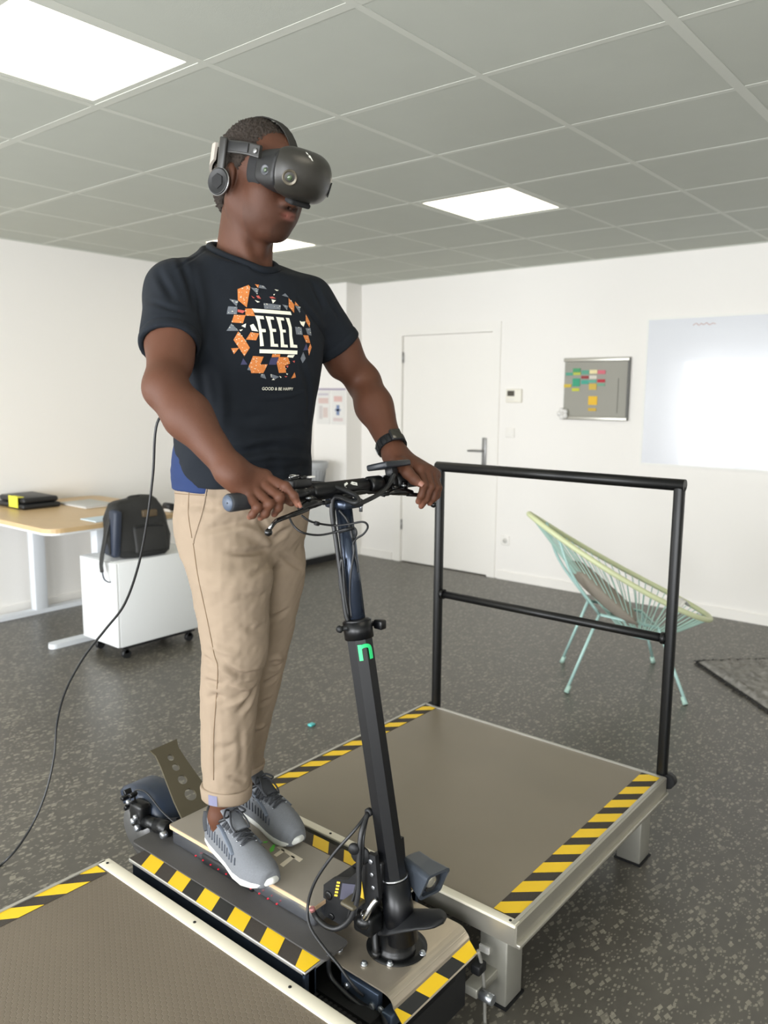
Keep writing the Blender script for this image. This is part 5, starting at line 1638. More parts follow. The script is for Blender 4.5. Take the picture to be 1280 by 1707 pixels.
# collar rib
col_ = []
for k in range(40):
    a = 2*math.pi*k/40
    col_.append((NK[0] + .0785*math.cos(a), NK[1] + .0865*math.sin(a), 2.0))
BV = BVHTree.FromPolygons([tuple(p) for p in Ps], [tuple(f) for f in Fs_.tolist()])
cc = []
for p in col_:
    loc, nr, i_, d_ = BV.ray_cast(Vector(p), Vector((0, 0, -1)))
    if loc is not None: cc.append(loc)
for _ in range(3): cc = [(cc[i-1] + cc[i]*2 + cc[(i+1) % len(cc)])/4 for i in range(len(cc))]
cc = [Vector((p.x*.97 + NK[0]*.03, p.y*.97 + NK[1]*.03, p.z + .003)) for p in cc]
MB().tube(cc, .0105, 10, closed=True, squash=.9).build('collar_rib', m_shirt, shirt)

# royal blue band below the t-shirt hem, at the hip
pb, fb_ = mesh_sdf([('u', xf(loft([(1.290, MX, 1.559, .171, .137), (1.33, MX, 1.558, .174, .139), (1.42, MX, 1.548, .166, .130)], 2.3), TM), .01), ('s', lambda P: P[:, 1]-1.50, .006)], (1.10, 1.38, 1.27), (1.54, 1.74, 1.44), .004)
Nb = vnormals(pb, fb_)
pb = pb + Nb*(.0022*snoise(pb*np.array([.5, .5, 2.0]), 70, 4) + .001)[:, None]
obj('blue_hip_band', pb, fb_, M('royal_blue_jersey', (30, 46, 84), .8, spec=.25), man)

# chest print: flat pieces laid on the jersey
m_or = M('print_orange', (204, 122, 58), .6, var=(160, .25)); m_gy = M('print_grey', (104, 110, 118), .6, var=(260, .3))
m_cw = M('print_cream', (236, 234, 216), .6); m_nv = M('print_navy', (56, 56, 92), .6); m_rd = M('print_red', (188, 84, 76), .6)
BV = BVHTree.FromPolygons([tuple(p) for p in Ps], [tuple(f) for f in Fs_.tolist()])
PE = Vector((math.cos(TW), math.sin(TW), 0)); PD = Vector((-math.sin(TW), math.cos(TW), 0))
PC = Vector((MX, 1.53, 0)); PZ = 1.662
def on_shirt(u, v, off):
    o_ = PC + PE*u + Vector((0, 0, PZ+v)) - PD*.5
    loc, nr, i_, d_ = BV.ray_cast(o_, PD)
    if loc is None: return o_ + PD*.36
    return loc - PD*off
def tr(cx, cy):
    cy = cy - .075*(cx-600)
    return ((cx-608)/6.4*.00182, (620-cy)/6.4*.00139)
def print_patch(name, poly, mat, off=.0014, local=False, step=.007):
    pts = [p if local else tr(*p) for p in poly]
    bm = bmesh.new()
    vs = [bm.verts.new((x, y, 0)) for x, y in pts]
    f = bm.faces.new(vs)
    bmesh.ops.triangulate(bm, faces=[f])
    for _ in range(4):
        ee = [e for e in bm.edges if e.calc_length() > step]
        if not ee: break
        bmesh.ops.subdivide_edges(bm, edges=ee, cuts=1)
        bmesh.ops.triangulate(bm, faces=[f for f in bm.faces if len(f.verts) > 3])
    bm.normal_update(); bm.verts.index_update()
    V = [on_shirt(v.co.x, v.co.y, off) for v in bm.verts]
    F_ = [[v.index for v in f.verts] for f in bm.faces]
    if bm.faces and sum(f.normal.z for f in bm.faces) < 0: F_ = [f[::-1] for f in F_]
    bm.free()
    return obj(name, V, F_, mat, shirt)
for poly in ([(428,360),(790,388),(797,425),(445,402)], [(455,782),(818,805),(815,845),(455,822)]):
    print_patch('print_bar', poly, m_cw)
LET = {'letter_f': [(443,432),(518,440),(520,474),(479,469),(486,572),(522,575),(522,608),(487,606),(494,750),(460,752),(462,600),(455,500)],
       'letter_e': [(537,440),(610,447),(612,478),(577,474),(583,571),(618,574),(618,605),(584,603),(590,729),(625,732),(628,762),(555,757),(560,600),(546,500)],
       'letter_e_second': [(635,447),(708,455),(710,485),(675,482),(680,580),(710,583),(711,612),(681,610),(686,738),(720,742),(722,770),(652,765),(656,605),(643,505)],
       'letter_l': [(730,455),(765,458),(776,560),(770,650),(780,741),(815,745),(818,775),(745,770),(742,650),(746,560)]}
for k_, poly in LET.items(): print_patch(k_.replace('_second', ''), poly, m_cw, .0016)
ORANGE = [[(340,160),(440,112),(452,135),(388,350),(325,275)], [(497,103),(535,108),(520,143)], [(372,362),(430,362),(445,440),(365,435)], [(275,425),(365,430),(335,513),(248,503)],
 [(290,597),(330,665),(375,765),(330,850),(250,680)], [(390,605),(460,620),(430,690),(345,680)], [(230,765),(292,762),(250,825)], [(400,850),(490,860),(460,940),(525,940),(490,1030),(390,1025),(365,950)],
 [(570,835),(645,840),(640,868),(562,868)], [(632,868),(720,872),(740,940),(690,960),(705,1035),(635,1035),(610,930)], [(795,240),(845,310),(825,400),(780,335)], [(955,412),(990,500),(975,555),(940,490)],
 [(890,640),(950,642),(970,725),(920,720)], [(970,728),(985,770),(950,860),(938,795)], [(760,1100),(790,1035),(808,1090)], [(860,275),(895,325),(850,315)]]
GREY = [[(455,140),(525,150),(503,210)], [(540,110),(580,118),(598,152),(525,140)], [(258,262),(328,280),(305,340)], [(240,338),(310,345),(298,420),(220,418)], [(245,512),(295,590),(203,588)], [(545,300),(705,320),(690,370),(540,362)],
 [(718,312),(775,325),(755,370)], [(850,320),(905,330),(890,402)], [(812,550),(880,558),(885,638),(815,632)], [(925,565),(985,560),(990,645),(940,630)], [(470,1040),(500,1040),(520,1092),(470,1070)], [(555,1040),(640,1075),(600,1100),(560,1075)],
 [(880,820),(910,890),(880,940),(852,890)], [(365,950),(390,1000),(355,990)], [(730,215),(770,190),(800,235)]]
NAVY = [[(555,875),(630,870),(605,948),(535,945)], [(320,870),(355,935),(300,935)], [(920,730),(940,800),(880,805)]]
RED = [[(310,370),(370,385),(345,410),(305,395)], [(490,225),(515,222),(530,258),(500,250)], [(610,235),(640,230),(670,250),(620,250)], [(765,915),(790,910),(785,935)], [(700,965),(725,960),(718,985)], [(690,1070),(720,1075),(705,1085)], [(445,225),(475,250),(460,252)]]
WHITE = [[(320,540),(360,515),(350,560)], [(390,535),(420,520),(455,600),(400,590)], [(300,580),(330,575),(310,595)], [(625,260),(665,270),(630,305)], [(870,485),(890,495),(935,490),(905,550),(880,525)], [(720,850),(790,850),(770,880),(710,870)],
 [(570,1105),(600,1108),(585,1090)], [(705,1040),(725,1050),(715,1060)], [(650,205),(668,200),(655,220)], [(670,150),(712,160),(690,168)], [(470,270),(515,290),(490,298)], [(640,1065),(662,1080),(655,1090)]]
for nm, L_, m_ in (('print_orange_patch', ORANGE, m_or), ('print_grey_patch', GREY, m_gy), ('print_navy_patch', NAVY, m_nv), ('print_red_patch', RED, m_rd), ('print_white_patch', WHITE, m_cw)):
    for poly in L_: print_patch(nm, poly, m_)
# pale flecks scattered over the coloured patches
fv, ff = [], []
rr = random.Random(3)
for poly in ORANGE + GREY[:12]:
    xs_, ys_ = [p[0] for p in poly], [p[1] for p in poly]
    ar = (max(xs_)-min(xs_))*(max(ys_)-min(ys_))
    for q in range(max(1, int(ar/1500))):
        w_ = [0]*len(poly)
        for v_ in rr.sample(range(len(poly)), 3): w_[v_] = rr.expovariate(1)
        s_ = sum(w_)
        cx = sum(p[0]*a for p, a in zip(poly, w_))/s_; cy = sum(p[1]*a for p, a in zip(poly, w_))/s_
        a0 = rr.random()*6.28; r_ = rr.uniform(4, 9)
        n0 = len(fv)
        for j in range(3): fv.append(on_shirt(*tr(cx + r_*math.cos(a0+2.1*j), cy + .7*r_*math.sin(a0+2.1*j)), .0024))
        ff.append((n0, n0+2, n0+1))
o = obj('print_flecks', fv, ff, m_cw, shirt, False); o['kind'] = 'stuff'
# small line of lettering under the print
cu = bpy.data.curves.new('line', 'FONT'); cu.body = 'GOOD & BE HAPPY'; cu.size = 1; cu.align_x = 'CENTER'; cu.offset = .008
ob = bpy.data.objects.new('line', cu); COL.objects.link(ob)
dg = bpy.context.evaluated_depsgraph_get(); dg.update()
me = bpy.data.meshes.new_from_object(ob.evaluated_get(dg))
co = np.array([v.co[:] for v in me.vertices]); wdt = co[:, 0].max()-co[:, 0].min()
k_ = (300/6.4*.00182)/wdt
u0, v0 = tr(640, 1200)
lv_ = [on_shirt(u0 + c[0]*k_, v0 - .004 + c[1]*k_*1.0, .0016) for c in co]
o = obj('print_lettering', lv_, [list(p.vertices) for p in me.polygons], m_cw, shirt, False)
o['label'] = 'small white line reading GOOD & BE HAPPY'
o['kind'] = 'stuff'
bpy.data.objects.remove(ob, do_unlink=True); bpy.data.meshes.remove(me)

# ---- trousers
def leg_keys(rows, X):
    K = []
    for (l, r, py) in rows:
        c = pixX((l+r)/2, py, X)
        d_ = (c - np.array([0, 0, CAM_H]))@CF
        h_ = (r-l)/2*d_/FPX
        K.append((c[2], X, c[1], h_, h_))
    return K
KR = leg_keys([(314, 452, 950), (325, 449, 1000), (334, 447, 1050), (338, 446, 1088), (336, 434, 1130), (335, 428, 1170), (337, 421, 1250), (341, 415, 1326)], 1.228)
KL = leg_keys([(393, 509, 945), (390, 499, 1000), (386, 485, 1065), (381, 477, 1100), (374, 465, 1145), (368, 452, 1200), (367, 438, 1262), (366, 434, 1287)], 1.402)
KR = [(1.27, 1.240, 1.548, .070, .085), (1.21, 1.234, 1.545, .086, .100), (1.15, 1.229, 1.530, .094, .103)] + KR
KL = [(1.27, 1.395, 1.560, .070, .085), (1.21, 1.400, 1.562, .086, .100), (1.15, 1.402, 1.556, .090, .100)] + KL
KR = sorted(KR); KL = sorted(KL)
KR = [k for i, k in enumerate(KR) if i == 0 or k[0]-KR[i-1][0] > .015]; KL = [k for i, k in enumerate(KL) if i == 0 or k[0]-KL[i-1][0] > .015]
HIP = [(1.10, MX, 1.552, .13, .09), (1.16, MX, 1.552, .166, .112), (1.20, MX, 1.553, .172, .124), (1.26, MX+.002, 1.554, .172, .131), (1.318, MX+.001, 1.556, .168, .133)]
tp = [('u', xf(loft(HIP, 2.3), TM), .01), ('u', loft(KR, 2.1), .03), ('u', loft(KL, 2.1), .014)]
for K in (KR, KL):
    z, x, y, a, b = K[0]
    tp.append(('s', loft([(z-.05, x, y, a-.006, b-.006), (z+.05, x, y, a-.008, b-.008)]), .003))
Pt, Ft = mesh_sdf(tp, (1.08, 1.36, .42), (1.56, 1.76, 1.36), .004)
Pt = relax(Pt, Ft, 2, .4)
Pt = px_folds(Pt, Ft, [([(332,888),(378,875),(411,872)], .010, -.006), ([(395,878),(427,888),(450,911)], .011, .009), ([(378,921),(414,921),(449,914)], .008, -.007), ([(418,960),(434,950),(449,937)], .008, -.006),
    ([(395,996),(427,996),(446,990)], .011, -.004), ([(363,1101),(401,1126),(438,1119)], .009, -.009), ([(381,1141),(411,1147),(426,1140)], .008, .006), ([(340,1134),(352,1138),(366,1142)], .008, -.006),
    ([(395,1190),(411,1173),(424,1149)], .009, -.008), ([(378,1180),(401,1167),(418,1154)], .008, .005), ([(340,1095),(346,1100),(352,1106)], .008, -.006), ([(355,1249),(375,1247),(395,1239)], .011, -.004),
    ([(381,1295),(395,1299),(408,1300)], .007, -.005), ([(454,898),(468,890),(480,882)], .009, -.008), ([(467,924),(486,938),(505,950)], .008, -.006), ([(452,1032),(466,1025),(480,1016)], .008, -.006),
    ([(448,1101),(462,1096),(473,1098)], .007, .006), ([(450,1112),(462,1112),(470,1106)], .006, -.006), ([(440,1140),(454,1133),(464,1126)], .008, -.006), ([(430,1175),(442,1170),(452,1165)], .008, -.005), ([(425,1215),(435,1212),(443,1205)], .008, .004),
    ([(300,850),(330,842),(370,850)], .010, -.004), ([(350,860),(390,850),(430,858)], .009, .005), ([(330,960),(360,970),(400,960)], .012, -.003), ([(400,1040),(425,1050),(442,1045)], .011, -.004), ([(345,1070),(370,1085),(400,1092)], .010, .005),
    ([(350,1200),(352,1240),(350,1290)], .009, .003), ([(400,1210),(403,1250),(400,1290)], .010, -.003), ([(430,860),(440,880),(455,900)], .008, -.006), ([(345,1165),(360,1160),(376,1166)], .009, -.005)], 1.15)
Nt = vnormals(Pt, Ft)
Pt = Pt + Nt*(.0022*snoise(Pt*np.array([1, 1, .8]), 48, 21) + .0012*snoise(Pt, 120, 22))[:, None]
# side seam and pocket welt as grooves
seam = [pixX(x_, y_, 1.135 if y_ < 950 else 1.145) for x_, y_ in ((326, 808), (322, 860), (326, 900), (333, 960), (345, 1020), (356, 1080), (362, 1110), (360, 1160), (356, 1230), (357, 1290))]
m_khaki = M('khaki_twill', (143, 127, 109), .85, spec=.25, bump=(1400, .25, 'weave'), var=(30, .05))
tro = obj('trousers', Pt, Ft, m_khaki, man)
BT = BVHTree.FromPolygons([tuple(p) for p in Pt], [tuple(f) for f in Ft.tolist()])
def cling(px, py, off=.0006):
    d = CF + CR*(px-640)/FPX - CU*(py-853.5)/FPX
    loc, nr, i_, d_ = BT.ray_cast(Vector((0, 0, CAM_H)), Vector(d).normalized())
    return (loc + nr*off) if loc is not None else None
def seamline(name, pts, r, mat):
    q = [cling(x_, y_) for x_, y_ in [(p[0], p[1]) for p in smooth_path([(x_, y_, 0) for x_, y_ in pts], 8)]]
    q = [p for p in q if p is not None]
    if len(q) > 2: MB().tube(q, r, 5).build(name, mat, tro)
m_seam = M('seam_thread', (120, 100, 78), .9)
seamline('side_seam', [(322, 905), (330, 960), (345, 1030), (357, 1090), (363, 1115), (360, 1170), (356, 1230), (356, 1300)], .0011, m_seam)
seamline('pocket_edge', [(345, 812), (338, 850), (324, 897), (323, 906)], .0022, m_khaki)
seamline('pocket_stitch', [(316, 808), (314, 855), (320, 897)], .0010, m_seam)
seamline('waistband_seam', [(289, 822), (310, 824), (345, 826)], .0010, m_seam)
# turned-up cuffs
for K, nm in ((KR, 'cuff'), (KL, 'cuff')):
    z, x, y, a, b = K[0]; z2, x2, y2, a2, b2 = [float(np.interp(z+.036, [k[0] for k in K], [k[i] for k in K])) for i in range(5)]
    cv, cf = [], []
    N = 40
    prof = [(z-.002, -.004), (z-.003, .002), (z+.004, .0065), (z+.030, .0075), (z+.035, .0055), (z+.034, -.001)]
    for zz_, g_ in prof:
        t_ = (zz_-z)/.036
        for k in range(N):
            an = 2*math.pi*k/N
            rad = g_ + .0015*math.sin(3*an+zz_*60)
            cv.append((x+(x2-x)*t_ + (a+(a2-a)*t_+rad)*math.cos(an), y+(y2-y)*t_ + (b+(b2-b)*t_+rad)*math.sin(an), zz_ + .0025*math.sin(2*an+1)))
    for i in range(len(prof)-1):
        for k in range(N): cf.append((i*N+k, i*N+(k+1) % N, (i+1)*N+(k+1) % N, (i+1)*N+k))
    cu_ = obj(nm, cv, cf, m_khaki, tro)
    if K is KR:
        tg = []
        for an in (math.radians(188), math.radians(199), math.radians(210)):
            for zz_ in (z+.002, z+.029): tg.append((x + (a+.0090)*math.cos(an), y + (b+.0090)*math.sin(an), zz_ + .0025*math.sin(2*an+1)))
        obj('cuff_tag', tg, [(0, 1, 3, 2), (2, 3, 5, 4)], M('tag_blue_stripe', (112, 112, 136), .8), cu_, False)

# ---- shoes
def shoe(heel, toe, mirror, label, dark):
    heel, toe = Vector((*heel, DZ_+.0005)), Vector((*toe, DZ_+.0005))
    d = (toe-heel); L = d.length; yv = d.normalized(); xv = yv.cross(Vector((0, 0, 1)))
    Mx = Matrix(((xv.x, yv.x, 0, heel.x), (xv.y, yv.y, 0, heel.y), (xv.z, yv.z, 1, heel.z), (0, 0, 0, 1)))
    k = L/.30
    yy = np.array([0, .02, .06, .10, .15, .20, .235, .265, .285, .30])*k
    wd = np.array([.012, .030, .037, .037, .040, .049, .050, .043, .031, .004])
    ct = np.array([0, 0, .001, .003, .003, .002, -.001, -.005, -.008, -.010])*(-1 if mirror else 1)
    zt = np.array([.050, .046, .036, .030, .027, .027, .028, .030, .033, .036])
    zb = np.array([.006, .002, 0, 0, .0, 0, 0, .005, .012, .018])
    hh = np.array([.100, .106, .108, .110, .104, .086, .073, .063, .054, .040])
    I = lambda y, t: np.interp(y, yy, t).astype(np.float32)
    def sole(P):
        x, y, z = P.T
        w_ = I(y, wd) - .004
        lat = np.abs(x - I(y, ct)) - w_ - .003*np.sin(np.clip(z/.03, 0, 1)*3.1)
        q = smax(smax(lat, z - I(y, zt), .010), I(y, zb) - z, .008)
        return smax(smax(q, -y-.001, .01), y-L, .01)
    def upper(P, g=0):
        x, y, z = P.T
        w_ = I(y, wd)*.955 + g; h_ = I(y, hh) + g
        zz = np.maximum(z-.012, 0)
        lean = np.clip((z-.05)/.06, 0, 1)
        n_ = (np.abs((x-I(y, ct))/(w_*(1-.07*lean)))**2.4 + (zz/(h_-.012))**2.6)**(1/2.4)
        dd = (n_-1)*np.minimum(w_, h_)
        return np.maximum(np.maximum(smax(dd, -y+.006-g, .012), y-L+.010-g), .012-z)
    def hollow(P):
        x, y, z = P.T
        return np.sqrt(((x-I(y, ct))/.0275)**2 + ((y-.064*k)/.048)**2 + ((z-.122)/.040)**2)*.0275-.0275
    sh = thing_part('shoe')
    def put(name, pr, lo, hi, h, mat, parent, disp=None):
        p_, f_ = mesh_sdf(pr, lo, hi, h)
        p_ = relax(p_, f_, 1, .4)
        if disp is not None: p_ = p_ + vnormals(p_, f_)*disp(p_)[:, None]
        return obj(name, [Mx @ Vector(q) for q in p_], f_, mat, parent)
    lo, hi = (-.07, -.02, -.01), (.07, L+.02, .15)
    um = M('shoe_knit_' + ('shaded' if dark else 'grey'), (116, 119, 124), .85, bump=(1300, .5, 'weave'), var=(300, .18))  # same grey for both shoes; the left one only stands in shade
    up_ = put('shoe', [('u', upper, .004), ('s', hollow, .006)], lo, hi, .0028, um, man)
    up_['label'] = label
    put('sole', [('u', sole, .004)], lo, hi, .0028, M('shoe_sole_white', (212, 213, 208), .6), up_)
    # helpers on the upper's surface
    BU = BVHTree.FromObject(up_, bpy.context.evaluated_depsgraph_get()) if False else BVHTree.FromPolygons([v.co[:] for v in up_.data.vertices], [list(p.vertices) for p in up_.data.polygons])
    base = ROOT[man.name]
    def surf(x, y, off):
        """point on the upper seen from above at local x, y"""
        o_ = Mx @ Vector((x, y, .2)) - base
        loc, nr, i_, d_ = BU.ray_cast(o_, Vector((0, 0, -1)))
        if loc is None: return None
        return loc + nr*off + base
    def side(y, z, sg, off):
        o_ = Mx @ Vector((sg*.12, y, z)) - base
        loc, nr, i_, d_ = BU.ray_cast(o_, (Mx.to_3x3() @ Vector((-sg, 0, 0))))
        if loc is None: return None
        return loc + nr*off + base
    m_lace = M('shoe_lace', (44, 46, 50), .8); m_dk = M('shoe_dark', (52, 54, 58), .8); m_rib = M('shoe_rib', (62, 68, 78), .7); m_ov = M('shoe_overlay', (98, 106, 118), .7)
    # tongue
    tn = []
    for y, z in ((.165, .100), (.135, .115), (.105, .128), (.088, .138), (.080, .140)): tn.append(Mx @ Vector((ct[4]*0, y*k, z)))
    MB().tube(smooth_path(tn, 4), [.022]*5 + [.024]*6 + [.022]*4 + [.018, .010], 12, squash=.32).build('tongue', m_dk if dark else um, up_)  # darker tongue puts the shade on the left shoe into its colour
    # collar lining
    ring = []
    for q in range(36):
        an = 2*math.pi*q/36
        x_, y_ = .0290*math.cos(an), .064*k + .050*math.sin(an)
        z_ = .0985 - .013*math.cos(an)**2 + (.006 if math.sin(an) < -.6 else 0) + .012*max(0, math.sin(an))
        ring.append(Mx @ Vector((x_ + float(I(np.array([y_]), ct)[0]), y_, z_)))
    MB().tube(ring, .0052, 8, closed=True).build('collar_lining', m_black, up_)
    MB().tube(smooth_path([Mx @ Vector((0, .010, .050)), Mx @ Vector((0, .008, .085)), Mx @ Vector((0, .004, .112)), Mx @ Vector((0, .006, .125))], 4), [.013]*5+[.012]*4+[.010]*4, 10, squash=.35).build('heel_tab', m_black, up_)
    # lacing
    for q in range(6):
        y_ = (.200 - .0165*q)*k
        wq = .019 + .0012*q
        pts = [surf(x_, y_ + .004*math.sin(x_*60), .0035) for x_ in np.linspace(-wq, wq, 7)]
        pts = [p for p in pts if p is not None]
        if len(pts) > 2: MB().tube(pts, .0030, 6, squash=.6).build('lace', m_lace, up_)
        for sg in (-1, 1):
            c = [surf(sg*(wq*(1-2*t_)), y_ - t_*.0165*k, .0055) for t_ in (0, .25, .5, .75, 1)]
            c = [p for p in c if p is not None]
            if len(c) > 2 and q < 5: MB().tube(c, .0028, 6, squash=.6).build('lace', m_lace, up_)
            e_ = surf(sg*(wq+.002), y_, .0012)
            if e_ is not None: MB().lathe([(.003, -.001), (.003, .001), (.0015, .0014)], e_, (0, 0, 1), 8).build('eyelet', m_bolt, up_)
    bow = Mx @ Vector((0, .112*k, .125))
    for sg in (-1, 1):
        lp = [bow, bow + xv*sg*.016 + yv*.006 + Vector((0, 0, .012)), bow + xv*sg*.030 + yv*.022 + Vector((0, 0, .004)), bow + xv*sg*.020 + yv*.022 + Vector((0, 0, .001)), bow + yv*.003]
        MB().tube(smooth_path(lp, 6), .0026, 6).build('lace_loop', m_lace, up_)
        lp = [bow, bow + xv*sg*.012 + yv*.02 + Vector((0, 0, .008)), bow + xv*sg*.022 + yv*.045 + Vector((0, 0, -.010)), bow + xv*sg*.020 + yv*.062 + Vector((0, 0, -.022))]
        MB().tube(smooth_path(lp, 6), .0024, 6).build('lace_end', m_lace, up_)
    # ribs along both sides
    for sg in (-1, 1):
        for q in range(12):
            y_ = (.050 + .0145*q)*k
            ps_ = [side(y_ - .006*t_, .044 + .030*t_*(1-.045*q), sg, .0010) for t_ in np.linspace(0, 1, 5)]
            ps_ = [p for p in ps_ if p is not None]
            if len(ps_) > 2: MB().tube(ps_, [.0026]*(len(ps_)-1) + [.0012], 6, squash=.6).build('side_rib', m_rib, up_)
        ps_ = [side(y_*k, z_, sg, .0008) for y_, z_ in ((.10, .092), (.125, .088), (.15, .080), (.175, .072), (.195, .062))]
        ps_ = [p for p in ps_ if p is not None]
        if len(ps_) > 2: MB().tube(smooth_path(ps_, 4), .008, 8, squash=.3).build('eyestay', m_ov, up_)
        ps_ = [side(y_*k, z_, sg, .0004) for y_, z_ in ((.016, .088), (.024, .074), (.034, .062), (.046, .054))]
        ps_ = [p for p in ps_ if p is not None]
        if len(ps_) > 2: MB().tube(smooth_path(ps_, 4), .010, 8, squash=.3).build('heel_counter', m_dk, up_)
    return up_
def thing_part(n): return None
shoe((1.262, 1.640), (1.199, 1.332), False, 'grey-blue knitted trainer with white sole on his right foot', False)
shoe((1.418, 1.716), (1.386, 1.410), True, 'grey knitted trainer on his left foot, set further back', True)

# ---- watch
ww = wL + (eL-wL)/np.linalg.norm(eL-wL)*.034
wt = thing('wrist_watch', 'black smart watch with link strap on his left wrist', 'watch', tuple(ww.astype(float)))
wx = Vector((eL-wL).astype(float)).normalized()
ring = []
e1 = wx.cross(Vector((0, 0, 1))).normalized(); e2 = wx.cross(e1)
for k in range(36):
    a = 2*math.pi*k/36
    ring.append(Vector(ww.astype(float)) + (e1*math.cos(a) + e2*math.sin(a))*.0365)
bv, bf = [], []
for off in (.0, .0036):
    for w_ in (-.0125, .0125):
        for k in range(36):
            a = 2*math.pi*k/36
            bv.append(Vector(ww.astype(float)) + (e1*math.cos(a) + e2*math.sin(a))*(.0345+off) + wx*w_)
for k in range(36):
    k2 = (k+1) % 36
    bf += [(k, k2, 36+k2, 36+k), (72+k, 108+k, 108+k2, 72+k2), (k, 72+k, 72+k2, k2), (36+k, 36+k2, 108+k2, 108+k)]
m_strap = M('watch_strap', (30, 32, 34), .4, metal=.3)
obj('strap', bv, bf, m_strap, wt, False)
up_ = np.array([.1, .35, .9]); up_ = Vector(up_) - wx*Vector(up_).dot(wx); up_.normalize()
Mw = frame(Vector(ww.astype(float)) + up_*.0375, wx, up_.cross(wx))
MB().rbox((-.0165, -.0155, 0), (.0165, .0155, .009), .004, Mw, 3).build('watch_case', m_black, wt)
MB().rbox((-.0145, -.0135, .0085), (.0145, .0135, .0096), .0004, Mw).build('watch_glass', M('watch_glass', (46, 44, 38), .12), wt)
for k in range(10):
    a = math.radians(150 + 22*k)
    dv = (e1*math.cos(a) + e2*math.sin(a))
    MB().rbox((-.0108, -.0052, 0), (.0108, .0052, .0012), .0004, frame(Vector(ww.astype(float)) + dv*.0380, wx, dv.cross(wx))).build('link', m_blkm, wt)
dv = (Vector(CR)*-.75 + Vector((0, 0, -.55))); dv = dv - wx*dv.dot(wx); dv.normalize()
MB().rbox((-.0105, -.011, 0), (.0105, .011, .0030), .001, frame(Vector(ww.astype(float)) + dv*.0375, wx, dv.cross(wx))).build('buckle', m_bolt, wt)
